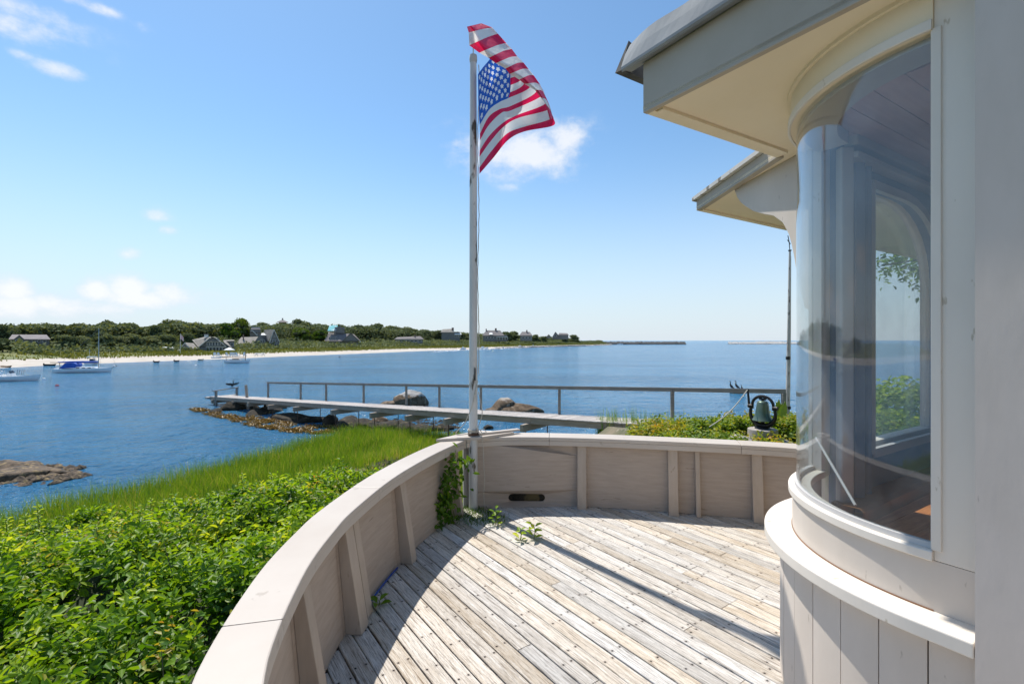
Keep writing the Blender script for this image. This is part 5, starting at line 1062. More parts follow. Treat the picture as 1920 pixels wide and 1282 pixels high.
t = thing('leafy_tree', 'leaning leafy tree whose branches show through the arched opening', 'tree', (10.2, 9.0, -.6)); mb = MB(); br_ = []
mb.tube([(10.2, 9.0, -.7), (10.1, 9.0, 1.2), (9.6, 8.9, 2.8), (9.1, 8.8, 3.9)], [.2, .16, .12, .06], 10)
for (a, b, c_) in (((9.9, 8.95, 2.0), (8.6, 8.7, 2.6), (7.35, 8.5, 2.75)), ((9.5, 8.9, 3.0), (8.4, 8.7, 3.2), (6.7, 8.6, 2.95)), ((10, 9, 1.5), (8.9, 8.8, 1.9), (7.9, 8.5, 2.1)), ((9.1, 8.8, 3.9), (8.2, 9, 4.4), (7.2, 9.2, 4.3))): mb.tube(catmull([a, b, c_], 5).tolist(), list(np.linspace(.05, .012, 11)), 6); br_.append((a, b, c_))
mb.build('trunk', m_bark, t, world=True, smooth=True); P = []
for (a, b, c_) in br_:
    cc = catmull([a, b, c_], 8)
    for c in cc[3:]:
        P.append(c+RNG.normal(0, .17, (75, 3)))
P = np.concatenate(P)-np.array(t.location); n = len(P); leaves('crown', P, RNG.normal(0, .6, (n, 3))+np.array([0, 0, .6]), RNG.uniform(.07, .13, n), RNG.uniform(.04, .06, n), RNG.uniform(.1, .7, n), m_leafbush, t)
#@@PART4@@
# ------------------------------------------------------------------ far shore: trees
def crown_mesh(seed, material, n=2100, conifer=False):
    g = np.random.default_rng(seed); nb = 13; V, Nn, T = [], [], []
    cs = []
    for i in range(nb):
        a = g.uniform(0, 2*np.pi); r = g.uniform(.15, .72)**.7; z = g.uniform(.12, .92); rr_ = r*(1-.55*max(0, z-.45)); cs.append((rr_*np.cos(a)*.62, rr_*np.sin(a)*.62, z, g.uniform(.20, .34)))
    cs.append((0, 0, .82, .30)); cs.append((0, 0, .45, .42))
    k = n//len(cs)
    for (x, y, z, r) in cs:
        v = g.normal(size=(k, 3)); v /= np.linalg.norm(v, axis=1)[:, None]; v[:, 2] = np.where(v[:, 2] < -.3, -v[:, 2], v[:, 2])
        V.append(np.array([x, y, z])+v*np.array([r, r, r*.62])*(1-.35*g.uniform(0, 1, (k, 1))**2)); Nn.append(v+g.normal(0, .35, (k, 3))); T.append(np.clip(.5+g.normal(0, .14, k)+g.normal(0, .12), 0, 1))
    V, Nn, T = map(np.concatenate, (V, Nn, T)); m = len(V); o = leaves('crown', V, Nn, g.uniform(.06, .11, m), g.uniform(.05, .08, m), T, material, fold=.15); me = o.data; bpy.data.objects.remove(o)
    # inner lumps coloured dark as crown shade; they also block the sky behind
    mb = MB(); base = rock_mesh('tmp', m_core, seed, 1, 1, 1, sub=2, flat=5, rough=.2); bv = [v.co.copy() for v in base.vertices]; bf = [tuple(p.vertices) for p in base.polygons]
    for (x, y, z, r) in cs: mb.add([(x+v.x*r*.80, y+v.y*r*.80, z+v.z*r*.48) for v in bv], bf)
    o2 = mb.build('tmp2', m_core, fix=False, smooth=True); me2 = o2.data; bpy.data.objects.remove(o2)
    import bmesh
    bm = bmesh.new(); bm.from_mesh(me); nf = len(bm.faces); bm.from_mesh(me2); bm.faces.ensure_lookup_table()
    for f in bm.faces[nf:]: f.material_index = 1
    bm.to_mesh(me); bm.free(); me.materials.append(m_core); return me
crowns = [crown_mesh(100+i, m_leaftree) for i in range(6)]; limes = [crown_mesh(200+i, m_leaflime) for i in range(2)]
mb = MB(); mb.tube([(0, 0, -.05), (.01, 0, .3), (-.02, .01, .6)], [.045, .032, .02], 6); mb.tube([(0, 0, .25), (.18, .05, .5)], [.02, .01], 5); mb.tube([(0, 0, .3), (-.17, -.05, .55)], [.02, .01], 5); o = mb.build('trunk', m_bark, smooth=True); trunk_me = o.data; bpy.data.objects.remove(o)
rg = random.Random(21); rt = 0
def far_tree(px, top, w, o_in, lime, label):
    global rt
    g = far_ground(px, o_in); S = g.y/900; H = (E-g.z)-(top-638)*S; Wd = w*S
    t = thing('shade_tree', label, 'tree', tuple(g), rg.uniform(0, 6), 'trees on the far shore'); t.scale = (Wd*.80, Wd*.72, H/1.10)
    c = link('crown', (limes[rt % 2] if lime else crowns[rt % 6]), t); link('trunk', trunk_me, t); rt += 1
# image column, crown top row, width in pixels, metres inland, bright?, what it looks like and stands beside
TREES = [(8, 607, 46, 62, 0, 'dark tree at the very left end of the far shore'), (38, 604, 60, 78, 0, 'flat-topped dark tree rising above the long grey roof, its left one'), (78, 604, 52, 80, 0, 'dark tree rising above the right end of the long grey roof'), (112, 605, 56, 70, 0, 'broad tree right of the long grey roof'),
 (146, 603, 54, 78, 0, 'round tree left of the tall sailboat mast'), (178, 609, 50, 62, 0, 'tree directly behind the tall sailboat mast'), (206, 599, 50, 82, 0, 'highest dome of dark leaves just right of the sailboat mast'), (238, 602, 56, 72, 0, 'wide dark tree second right of the sailboat mast'),
 (268, 611, 46, 76, 0, 'lower tree filling the dip in the skyline between mast and flag'), (294, 607, 46, 60, 0, 'round dark tree left of the small shore flagpole'), (330, 596, 62, 80, 0, 'tallest broad tree above the small shore flagpole'), (368, 601, 62, 74, 0, 'dark tree above the left roof of the green-windowed beach house'),
 (402, 606, 50, 78, 0, 'dark tree above the roof lookout of the beach house'), (428, 603, 44, 66, 1, 'bright green tree behind the right end of the beach house'), (452, 596, 42, 70, 1, 'tall bright green pointed tree between the two beach houses'), (486, 602, 46, 92, 0, 'dark tree above the dark upper gable'),
 (514, 603, 42, 96, 0, 'dark tree left of the pointed pavilion roof'), (548, 603, 36, 92, 0, 'dark tree right under the pointed pavilion roof'), (572, 597, 48, 84, 0, 'high rounded tree right of the pointed pavilion roof'), (604, 604, 44, 88, 0, 'tree left of the turquoise-patched roof'),
 (566, 614, 46, 60, 1, 'lower lighter tree between the gabled house and the hipped roof house'), (592, 618, 40, 56, 1, 'second lighter tree beside the hipped roof house'), (640, 606, 40, 100, 0, 'tree peeking above the turquoise-patched roof'), (672, 606, 46, 78, 0, 'dark round tree right of the hipped roof house'),
 (704, 605, 52, 76, 0, 'broad dark tree second right of the hipped roof house'), (736, 608, 46, 80, 0, 'dark tree above the half hidden low grey house'), (768, 612, 44, 76, 0, 'tree on the right of the half hidden low grey house'), (798, 616, 42, 72, 0, 'dark tree left of the brick chimney behind trees'),
 (822, 617, 34, 66, 0, 'small dark tree below the brick chimney behind trees'), (866, 622, 28, 62, 0, 'tree just left of the white flagpole on the skyline'), (880, 624, 26, 58, 0, 'dark tree hidden partly by the white flagpole'), (948, 620, 30, 52, 0, 'dark tree joining the two chimneyed grey houses on the right'), (962, 620, 30, 56, 0, 'round tree touching the second chimneyed house'),
 (1004, 626, 22, 44, 0, 'small dark tree right of the second chimneyed house'), (1018, 629, 18, 40, 0, 'lone small tree before the far dark gable'), (1074, 626, 26, 34, 0, 'wind-bent tree right of the far dark gable'), (1058, 629, 20, 36, 0, 'tree squeezed beside the far dark gable')]
for a in TREES: far_tree(*a)
for i, (px, top, w) in enumerate([(6, 632, 30), (58, 647, 30), (112, 640, 34), (128, 625, 46), (162, 628, 42), (198, 622, 44), (224, 628, 40), (252, 624, 44), (282, 628, 42), (310, 624, 46), (350, 622, 40)]):
    far_tree(px, top, w, 44, i == 1, ['low tree at the far left edge below the skyline trees', 'bushy light shrub-like tree in front of the long grey house', 'low tree hiding the right end of the long grey roof', 'low front tree left of the sailboat rigging', 'low front tree left of the mast, in the sailboat rigging', 'low front tree just right of the mast', 'front tree over the bow of the blue-covered sailboat',
      'front tree beneath the dip in the skyline', 'front tree midway between sailboat mast and shore flag', 'front tree left of the small shore flag', 'front tree behind the left wing of the beach house'][i])
# canopy of the wood behind the trees that can be told apart
sk = [(-60, 612), (0, 611), (60, 609), (120, 612), (215, 607), (270, 614), (330, 604), (385, 608), (480, 611), (530, 607), (600, 608), (640, 611), (700, 611), (750, 616), (800, 619), (850, 621), (900, 624), (950, 625), (990, 628), (1040, 632), (1085, 635)]
n = 42000; pxs = RNG.uniform(-60, 1085, n); oo = RNG.uniform(66, 96, n); kq = np.linspace(FSP.L*.15, FSP.L*.97, 260); cent = []
for o_ in (66, 81, 96): cent.append(np.array([(960+900*p[0]/p[1], p[1]) for p in [FSP.at(q, o_*min(1, (FSP.L-q)/150+.12)) for q in kq] if p[1] > 20]))
dist = np.zeros(n)
for o_, c_ in zip((66, 81, 96), cent):
    i_ = np.argsort(c_[:, 0]); dist += np.interp(pxs, c_[i_, 0], c_[i_, 1])*np.clip(1-np.abs(oo-o_)/15, 0, 1)
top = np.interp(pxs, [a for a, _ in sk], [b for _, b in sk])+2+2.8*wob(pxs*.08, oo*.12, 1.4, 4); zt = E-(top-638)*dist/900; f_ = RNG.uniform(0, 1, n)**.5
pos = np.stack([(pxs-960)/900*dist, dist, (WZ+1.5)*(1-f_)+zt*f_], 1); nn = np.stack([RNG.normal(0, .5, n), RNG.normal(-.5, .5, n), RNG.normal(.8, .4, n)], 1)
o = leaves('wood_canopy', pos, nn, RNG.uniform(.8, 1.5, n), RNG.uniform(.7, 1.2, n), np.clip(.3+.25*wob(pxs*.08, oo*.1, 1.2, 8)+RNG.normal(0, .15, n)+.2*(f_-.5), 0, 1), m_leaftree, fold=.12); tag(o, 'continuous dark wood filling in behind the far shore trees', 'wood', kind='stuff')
# understorey: one unbroken mass of undergrowth
n = 34000; q = RNG.uniform(FSP.L*.20, FSP.L*.985, n); oo = RNG.uniform(30, 62, n)**1.0; P = []
ff = np.clip((FSP.L-q)/150+.12, 0, 1)
gxy = np.array([FSP.at(a, b*c) for a, b, c in zip(q[:n], oo, ff)]); gap = wob(gxy[:, 0]*.18, gxy[:, 1]*.18, 1, 2)
hh = WZ+np.interp(oo, offs, hz)*(.55+.45*ff)+RNG.uniform(0, 1, n)**.6*np.interp(oo, [30, 40, 62], [1.3, 2.3, 3.6])*(.85+.5*gap)*(.78+.22*ff); pos = np.stack([gxy[:, 0], gxy[:, 1], hh], 1)
o = leaves('undergrowth', pos, RNG.normal(0, .6, (n, 3))+np.array([.2, -.5, .8]), RNG.uniform(.5, 1.1, n), RNG.uniform(.5, .9, n), np.clip(.45+.25*gap+RNG.normal(0, .15, n), 0, 1), m_leaftree, fold=.1); tag(o, 'dark undergrowth and hedges along the far shore', 'bushes', kind='stuff')
n = 26000; q = RNG.uniform(FSP.L*.22, FSP.L*.99, n); oo = RNG.uniform(10, 34, n); ff = np.clip((FSP.L-q)/150+.12, 0, 1); gxy = np.array([FSP.at(a, b*c) for a, b, c in zip(q, oo, ff)])
pos = np.stack([gxy[:, 0], gxy[:, 1], WZ+np.interp(oo, offs, hz)*(.55+.45*ff)-.05], 1); o = blades('dune_grass', pos, RNG.uniform(.3, .8, n), RNG.uniform(.15, .35, n), np.clip(.35+.3*wob(gxy[:, 0], gxy[:, 1], .12, 4)+RNG.normal(0, .15, n), 0, 1), m_dune, .4); tag(o, 'dune grass behind the far beach', 'grass', kind='stuff')

# ------------------------------------------------------------------ far shore: houses (built in metres from pixel measures)
class House:
    """front faces the camera; local x runs right, y away, z up; u(px) and h(py) turn photo measures into metres"""
    def __init__(s, name, label, px, base, o_in, cat='house', extra=0, zoff=None, d=None):
        g = far_ground(px, o_in) if d is None else gz(px, base, 0)
        if d is not None: g = at(px, base, d)
        s.S = g.y/900; s.px = px; s.by = base; zb = E-(base-638)*s.S; s.t = thing(name, label, cat, (g.x, g.y, zb), -math.atan2(g.x, g.y)); s.sc = s.S/math.cos(math.atan2(g.x, g.y))*math.cos(math.atan2(g.x, g.y))**2
    def u(s, px): return (px-s.px)*s.sc
    def h(s, py): return (s.by-py)*s.S
    def wall(s, x0, x1, y0, y1, dep, yo=0, m_=None, name='wall'):
        mb = MB(); a, b = s.u(x0), s.u(x1); z0, z1 = s.h(y1), s.h(y0); mb.box(((a+b)/2, yo+dep/2, (z0+z1)/2), (b-a, dep, z1-z0)); return mb.build(name, m_ or m_shw, s.t)
    def gable_front(s, pts, dep, yo=0, m_=None, name='gable_wall'):
        mb = MB(); mb.prism([(s.u(x), s.h(y)) for x, y in pts], yo, yo+dep, lambda a, b, c_: (a, c_, b)); return mb.build(name, m_ or m_shw, s.t)
    def roof(s, front, back, y0, y1, m_=None, name='roof', th=.15):
        """sheet from the front eave/verge points to the back ones"""
        mb = MB(); f = [(s.u(x), y0, s.h(y)) for x, y in front]; b = [(s.u(x), y1, s.h(y)) for x, y in back]; n = len(f)
        vs = f+b+[(x, y, z-th) for x, y, z in f+b]; fs = [(i, i+1, n+i+1, n+i) for i in range(n-1)]; fs += [tuple(2*n+j for j in reversed(q)) for q in list(fs)]
        ring_ = list(range(n))+list(range(2*n-1, n-1, -1)); fs += [(ring_[i], ring_[(i+1) % (2*n)], ring_[(i+1) % (2*n)]+2*n, ring_[i]+2*n) for i in range(2*n)]; mb.add(vs, fs); return mb.build(name, m_ or m_shr, s.t)
    def win(s, x0, x1, y0, y1, yo=0):
        a, b, z0, z1 = s.u(x0), s.u(x1), s.h(y1), s.h(y0); w = max(.07, (b-a)*.09); mb = MB()
        mb.box(((a+b)/2, yo-.03, z1-w/2), (b-a, .12, w)); mb.box(((a+b)/2, yo-.03, z0+w/2), (b-a, .12, w)); mb.box((a+w/2, yo-.03, (z0+z1)/2), (w, .12, z1-z0-2*w)); mb.box((b-w/2, yo-.03, (z0+z1)/2), (w, .12, z1-z0-2*w))
        f = mb.build('window', m_trim, s.t); mb = MB(); mb.box(((a+b)/2, yo-.01, (z0+z1)/2), (b-a-2*w, .03, z1-z0-2*w)); mb.build('pane', m_pane, f)
    def wins(s, x0, x1, n, y0, y1, yo=0, gap=.25):
        w = (x1-x0)/n
        for i in range(n): s.win(x0+w*(i+gap/2), x0+w*(i+1-gap/2), y0, y1, yo)
    def chimney(s, x0, x1, y0, y1, yo, name='chimney', m_=None, dep=.8): return s.wall(x0, x1, y0, y1, dep, yo, m_ or m_brick, name)
    def trim(s, pts, yo=-.12, w=.18):
        mb = MB()
        for a, b in zip(pts[:-1], pts[1:]): mb.beam((s.u(a[0]), yo, s.h(a[1])), (s.u(b[0]), yo, s.h(b[1])), w, w)
        mb.build('roof_trim', m_trim, s.t)
# long grey roofed house far left
h = House('long_house', 'long low grey-roofed house half hidden by trees at the far left', 58, 643, 50); h.wall(20, 95, 635, 650, 7); h.roof([(18, 636), (97, 636)], [(24, 627), (90, 627)], -.4, 4, m_shrd); h.roof([(24, 627), (90, 627)], [(20, 634), (95, 634)], 4, 8, m_shrd)
h.gable_front([(28, 643), (28, 636), (38, 629), (47, 636), (47, 643)], 3, -1.5); h.roof([(27, 636.5), (38, 628)], [(27, 636.5), (38, 628)], -1.8, 3, m_shrd); h.roof([(38, 628), (48, 636.5)], [(38, 628), (48, 636.5)], -1.8, 3, m_shrd); h.wins(30, 45, 2, 637, 641, -1.5); h.wins(60, 90, 3, 637.5, 641.5, 0)
# beach house
h = House('beach_house', 'shingled beach house with many green-framed windows and a roof lookout, behind the beach umbrella', 390, 661, 30)
h.wall(374, 422, 649, 664, 7); h.gable_front([(371, 651), (371, 648.5), (389, 634), (407, 634), (422, 648), (422, 651)], 7); h.roof([(370, 650), (394, 631)], [(358, 637), (383, 631)], -.5, 6); h.roof([(394, 631), (402, 633), (423, 650)], [(394, 631), (406, 633), (423, 648)], -.5, 6)
h.roof([(384, 640), (413, 640)], [(393, 631), (403, 632)], -.9, 2.6); h.wall(385, 413, 640, 649, 1, -.6); h.wins(386, 412, 5, 641, 648, -.62); h.wins(384, 422, 6, 651, 661, -.02, .2)
h.wall(337, 384, 652, 664, 4, .3); h.gable_front([(337, 653), (346, 643), (356, 653)], 3, -.2); h.roof([(336, 654), (346, 642)], [(336, 654), (346, 642)], -.6, 3); h.roof([(356, 653), (370, 653)], [(346, 642), (361, 643)], -.6, 2.4); h.wins(341, 370, 3, 654.5, 660, .28); h.wins(371, 383, 2, 653.5, 660, .28)
h.roof([(329, 657), (337, 656)], [(331, 655), (350, 652)], -2, 1, m_trim, 'porch_roof'); h.roof([(419, 642), (435, 653)], [(419, 637), (426, 641)], .5, 5); h.wall(420, 432, 651, 662, 4, .8); h.wins(421, 431, 2, 653, 659, .78)
h.wall(419, 440, 639, 652, 4, 5); h.roof([(418, 639.5), (441, 638.5)], [(419, 637.5), (440, 637)], 4.6, 9); h.wins(432, 439, 1, 643, 648, 5)
h.trim([(371, 650), (394, 631.5)], -.6); h.trim([(384, 650.3), (423, 650.3)], -.15); h.trim([(337, 654), (346, 642.5), (356, 653.5)], -.65); h.trim([(402, 633), (423, 650)], -.6)
h.wall(381, 389, 627, 632, 1.6, 1.5, m_trim, 'roof_lookout'); h.wall(380.5, 389.5, 625.6, 626.6, 1.9, 1.35, m_shrd, 'lookout_rail')
for x in (381, 383, 385, 387, 389): h.wall(x-.25, x+.25, 625.6, 628, .1, 1.4, m_shrd, 'lookout_post')
# gabled house right of it
h = House('gabled_house', 'grey shingled house with a steep pinkish gable roof, right of the beach house', 482, 655, 42)
h.wall(442, 500, 645, 660, 6); h.roof([(441, 647), (476, 647)], [(452, 632), (484, 631)], -1.2, 4, m_shr); h.gable_front([(472, 648), (484, 631), (490, 631), (500, 642), (500, 660), (472, 660)], 6, .1); h.wall(441, 475, 646.5, 648, 1.5, -1.6, m_trim, 'porch_beam')
for x in (444, 451, 458, 465, 472): h.wall(x-.4, x+.4, 648, 657, .15, -1.5, m_trim, 'porch_post')
h.wins(446, 470, 4, 650, 655, -.02); h.wins(487, 497, 2, 637, 642, .08); h.wins(478, 500, 4, 650, 654, .08)
h.gable_front([(505, 643), (514, 617.5), (524, 640), (524, 654), (505, 654)], 6, -.6); h.roof([(503.5, 640), (514, 617)], [(495, 637), (495.5, 617.5)], -.9, 5, m_shr); h.roof([(514, 617), (525, 641)], [(514, 617), (525, 641)], -.9, 5, m_shr); h.trim([(505, 643), (514, 617.5), (524.5, 641)], -1); h.wins(507, 521, 3, 637, 641.5, -.62); h.wins(511, 518, 2, 628.5, 631.5, -.62); h.wins(506, 523, 4, 644, 650, -.62)
h.wall(487, 505, 627, 641, 4, 2.5); h.roof([(489, 628), (504, 628)], [(491, 624), (503, 624)], 2, 5, m_trim, 'dormer_roof'); h.wins(499, 504, 2, 629, 635, 2.48); h.chimney(455, 457.5, 627, 636, 2)
# dark upper gable behind
h = House('dark_gambrel_house', 'dark grey upper house with white-edged roof behind the gabled house', 478, 640, 62); h.wall(468, 488, 617, 634, 5, 0, m_shrd); h.roof([(468, 622), (488, 622)], [(471, 613.5), (487, 613.5)], -.4, 3, m_shrd); h.trim([(470, 620), (473, 620.5), (482, 629)], -.6, .3); h.wall(470.5, 487, 613, 614, .5, 2.6, m_trim, 'ridge'); h.win(478, 482, 622, 626, 0)
# pavilion peak above the trees
h = House('pavilion', 'pointed pavilion roof rising above the skyline trees', 531, 606, 120); h.wall(524, 538, 603, 620, 4, 0, m_shrd); mb = MB(); c = [(h.u(520), -1, h.h(604)), (h.u(542), -1, h.h(604)), (h.u(542), 7, h.h(604)), (h.u(520), 7, h.h(604)), (h.u(531), 3, h.h(598.5))]; mb.add(c, [(0, 1, 4), (1, 2, 4), (2, 3, 4), (3, 0, 4), (3, 2, 1, 0)]); mb.build('roof', m_shrd, h.t); h.wall(529.8, 532.2, 596, 600, .6, 2.7, m_shrd, 'finial')
# hipped roof house with turquoise patch
h = House('hipped_house', 'big hipped shingle roof house with a turquoise-patched upper roof', 645, 646, 44)
h.wall(615, 676, 638, 650, 7, .4); h.roof([(611.5, 639), (680, 639)], [(622, 622), (668, 626)], -.7, 4.5, m_shrd); h.roof([(622, 622), (668, 626)], [(618, 636), (676, 638)], 4.5, 9, m_shrd)
h.gable_front([(646, 639), (661, 624.5), (678, 639)], 2.2, -.9, m_shw); h.roof([(645, 639.8), (661, 623.7)], [(645, 639.8), (661, 623.7)], -1.3, 2.4, m_shrd); h.roof([(661, 623.7), (679.5, 639.5)], [(661, 623.7), (679.5, 639.5)], -1.3, 2.4, m_shrd); h.wins(620, 636, 4, 632, 635.5, .6); h.wins(618, 644, 6, 640.5, 645, .38); h.chimney(630, 633.5, 618, 630, 2.5, m_=m_shrd)
h.wall(631, 650, 613, 624, 5, 3.5, m_shw); h.roof([(618, 620), (633, 620)], [(621, 609.5), (637, 609)], 2.6, 5.5, m_tarp, 'patched_roof'); h.gable_front([(632, 619), (640, 609), (650, 619)], 4, 3.4); h.roof([(640, 608.5), (651, 620)], [(640, 608.5), (651, 620)], 3.1, 7, m_shrd); h.wins(641, 645, 1, 614.5, 618.5, 3.38); h.trim([(618, 620.5), (634, 620.5)], 2.5, .15)
# houses further right
h = House('half_hidden_house', 'low grey house half hidden under dark trees near the beach bend', 766, 641, 42); h.wall(740, 792, 635, 645, 5); h.roof([(738, 636), (794, 636)], [(744, 632), (788, 630)], -.4, 3, m_shrd); h.wins(745, 790, 6, 637, 641, 0); h.chimney(776, 778, 627, 632, 2)
h = House('chimney_house', 'pale roof with a brick chimney showing between trees left of the flagpole', 843, 634, 52); h.wall(828, 862, 622, 640, 5); h.roof([(826, 623), (852, 623)], [(830, 617), (848, 616)], -.4, 3, m_shr); h.roof([(852, 627), (866, 627)], [(854, 622), (862, 622)], -.9, 1.6, m_trim, 'dormer_roof'); h.chimney(847, 851, 614, 622, 1.5); h.wins(853, 864, 3, 628, 632, -.02)
h = House('wide_grey_house', 'wide grey house with two ridge chimneys and a white porch right of the flagpole', 927, 637, 40)
h.wall(905, 950, 628, 640, 7); h.roof([(903, 629), (945, 629)], [(911, 619), (937, 619)], -.6, 4.5, m_shrd); h.roof([(911, 619), (937, 619)], [(905, 628), (943, 628)], 4.5, 9, m_shrd); h.chimney(909.5, 911.5, 616, 620, 4); h.chimney(927, 930.5, 615, 621, 4); h.wall(930, 951, 631, 632, 1.6, -1.6, m_trim, 'porch_roof')
for x in (931, 936, 941, 946, 951): h.wall(x-.35, x+.35, 632, 637, .15, -1.4, m_trim, 'porch_post')
h.wins(908, 930, 4, 631, 635, 0); h.roof([(916, 627), (923, 627)], [(917, 623.5), (922, 623.5)], -.6, 2, m_trim, 'dormer_roof')
h = House('small_chimney_house', 'smaller grey house with one chimney, second right of the flagpole', 986, 636, 36); h.wall(976, 998, 628, 639, 6); h.roof([(974, 629), (999, 629)], [(979, 621.5), (994, 622)], -.5, 4, m_shrd); h.chimney(987, 989.5, 618.5, 624, 3); h.wins(978, 997, 3, 631, 635, 0)
h = House('steep_gable_house', 'dark steep-gabled house far right on the shore', 1050, 634, 30); h.gable_front([(1036, 636), (1036, 631), (1041.5, 622), (1049, 630), (1049, 636)], 6, 0, m_shrd); h.roof([(1041.5, 621.5), (1050, 631)], [(1041.5, 621.5), (1050, 631)], -.5, 7, m_shr); h.wall(1048, 1066, 627, 636, 5, 1); h.roof([(1047, 628), (1067, 628)], [(1049, 624), (1064, 624.5)], .6, 4, m_shrd); h.win(1040, 1043.5, 627, 631, 0)
h = House('tiny_peaked_roof', 'tiny peaked roof just left of the steep-gabled house', 1029, 633, 34); h.gable_front([(1024.5, 634), (1024.5, 631), (1029, 627), (1033, 631), (1033, 634)], 4, 0, m_shr); h.roof([(1024, 631.5), (1029, 626.5)], [(1024, 631.5), (1029, 626.5)], -.3, 4, m_shrd); h.roof([(1029, 626.5), (1033.6, 631.5)], [(1029, 626.5), (1033.6, 631.5)], -.3, 4, m_shrd)
h = House('garden_shed', 'tiny pale shed roof just left of the small shore flagpole', 310, 655, 34); h.wall(302, 324, 651.5, 658, 3); h.roof([(301, 652.5), (325, 652.5)], [(304, 650.5), (322, 650.5)], -.3, 2, m_trim)

# ------------------------------------------------------------------ beach furniture
g = gz(338, 663, WZ+1.2); t = thing('shore_flagpole', 'thin white flagpole with a small flag left of the beach house', 'flagpole', (g.x, g.y, g.z)); S = g.y/900
mb = MB(); mb.tube([(0, 0, 0), (0, 0, 38*S)], [.06, .04], 6); mb.build('pole', m_trim, t)
mb = MB(); mb.sheet([[(.05+u_*.95, .12*math.sin(u_*5), 36*S-v_*1.25-u_*.75) for u_ in np.linspace(0, 1, 7)] for v_ in np.linspace(0, 1, 8)]); m_fl = mat('small_flag_cloth', (.62, .62, .66), (.55, .18, .22), 1.5, .7, 0, stretch=(.3, .3, 4)); tag(mb.build('small_flag', m_fl), 'small pale striped flag on the thin shore flagpole', 'flag').location = t.location
g = gz(430, 668, WZ+.9); t = thing('beach_umbrella', 'white beach umbrella in front of the beach house', 'umbrella', tuple(g)); mb = MB(); mb.lathe((0, 0, 0), [(0, 2.25), (.55, 2.0), (1.25, 1.62), (1.25, 1.56), (.5, 1.93), (0, 2.18)], 12); mb.build('canopy', m_trim, t); mb = MB(); mb.tube([(0, 0, 0), (0, 0, 2.2)], .03, 6); mb.build('pole', m_rail, t)
mb = MB(); mb.box((0, 0, .35), (.55, .55, .04)); mb.beam((0, .25, .35), (0, .5, 1.0), .5, .04)
for s_ in (-.25, .25): mb.beam((s_, -.3, 0), (s_, -.3, .5), .05, .08); mb.beam((s_, .3, 0), (s_, .3, .4), .05, .08); mb.beam((s_*1.15, -.35, .52), (s_*1.15, .35, .52), .10, .03)
chair0 = mb.build('beach_chair', m_trim); tag(chair0, None, None); cl = [(403, 'leftmost white chair of the pair left of the umbrella'), (411, 'right white chair of the pair left of the umbrella'), (427.5, 'white chair directly below the umbrella'), (434, 'white chair just right of the umbrella pole'), (440, 'middle white chair right of the umbrella'), (446, 'white chair second last before the dark small boat mast'), (459, 'lone white chair behind the small sailboat mast')]
for i, (px, lb) in enumerate(cl):
    o = chair0 if i == 0 else chair0.copy()
    if i: COL.objects.link(o)
    g = gz(px, 669, WZ+.7); o.location = g; o.rotation_euler = (0, 0, .7+.3*(i % 3)); o.scale = (1.15,)*3; tag(o, lb, 'chair', 'white chairs on the far beach')
g = gz(487, 667.5, WZ+.8); t = thing('picnic_bench', 'pale green bench table in the dune grass right of the small sailboat', 'bench', tuple(g)); mb = MB(); mb.box((0, 0, .75), (2.4, .8, .06)); mb.build('table_top', m_hull, t)
for s_ in (-1, 1): mb = MB(); mb.box((0, s_*.75, .42), (2.4, .28, .05)); mb.build('seat', m_hull, t); mb = MB(); mb.beam((s_*.9, -.8, 0), (s_*.9, 0, .74), .08, .06); mb.beam((s_*.9, .8, 0), (s_*.9, 0, .74), .08, .06); mb.build('leg', m_rail, t)

# ------------------------------------------------------------------ boats
def hull_mesh(mb, L, B, D, sheer=.12, draft=.15, transom=.75, n=14, bow_rake=.35):
    """bow towards +x, waterline at z = 0"""
    g = []
    for i in range(n+1):
        k = i/n; x = -L/2+L*k; w = B/2*(transom+(1-transom)*math.sin(min(1, k*2)*math.pi/2)) if k < .5 else B/2*max(0.015, (1-((k-.5)*2)**2.2)); zt = D+sheer*(2*k-1)**2*(1.4 if k > .5 else .5); rk = bow_rake*max(0, k-.6)/.4
        g.append([(x+rk*f, s_*w*q, z) for s_, q, z, f in ((-1, 1, zt, 1), (-1, .92, zt*.45, .6), (-1, .62, -draft*.3, .1), (0, 0, -draft, 0), (1, .62, -draft*.3, .1), (1, .92, zt*.45, .6), (1, 1, zt, 1))])
    mb.sheet(g); b = len(mb.v); mb.add([p for p in g[0]], [tuple(range(7))]); return g
def boat(name, label, px, py, L, rz_, group=None, scale=1):
    p = gz(px, py, WZ); return thing(name, label, 'boat', (p.x, p.y, WZ), rz_, group, scale)
# the blue-covered sloop
t = boat('sailboat', 'white sailboat with blue canvas cover and tall bare mast, near the left', 155, 698.5, 7.6, R(12)); L = 7.3
mb = MB(); g = hull_mesh(mb, L, 2.2, .62, .12, .2, .55); mb.build('hull', m_hull, t, smooth=True)
mb = MB(); mb.sheet([[tuple(np.array(r[0])-[0, -.04, .05]), (r[0][0], 0, r[0][2]+.02), tuple(np.array(r[-1])-[0, .04, .05])] for r in g]); mb.build('deck', m_hull, t, smooth=True)
mb = MB(); mb.prism([(-.9, .55), (1.9, .55), (1.75, .86), (-.7, .90)], -.62, .62, lambda a, b, c_: (a, c_, b)); mb.build('cabin', m_hull, t, bevel=.05)
for i in range(3): mb = MB(); mb.box((-.3+.75*i, -.625, .73), (.42, .02, .12)); mb.build('cabin_window', m_pane, t)
mb = MB(); mb.tube([(2.1, 0, .6), (2.1, 0, 4.0), (2.12, 0, 6.75)], [.06, .055, .035], 8); mb.build('mast', m_polew, t); mb = MB(); mb.tube([(2.1, 0, 1.45), (-4.2, 0, 1.58)], .05, 8); mb.build('boom', m_brown, t)
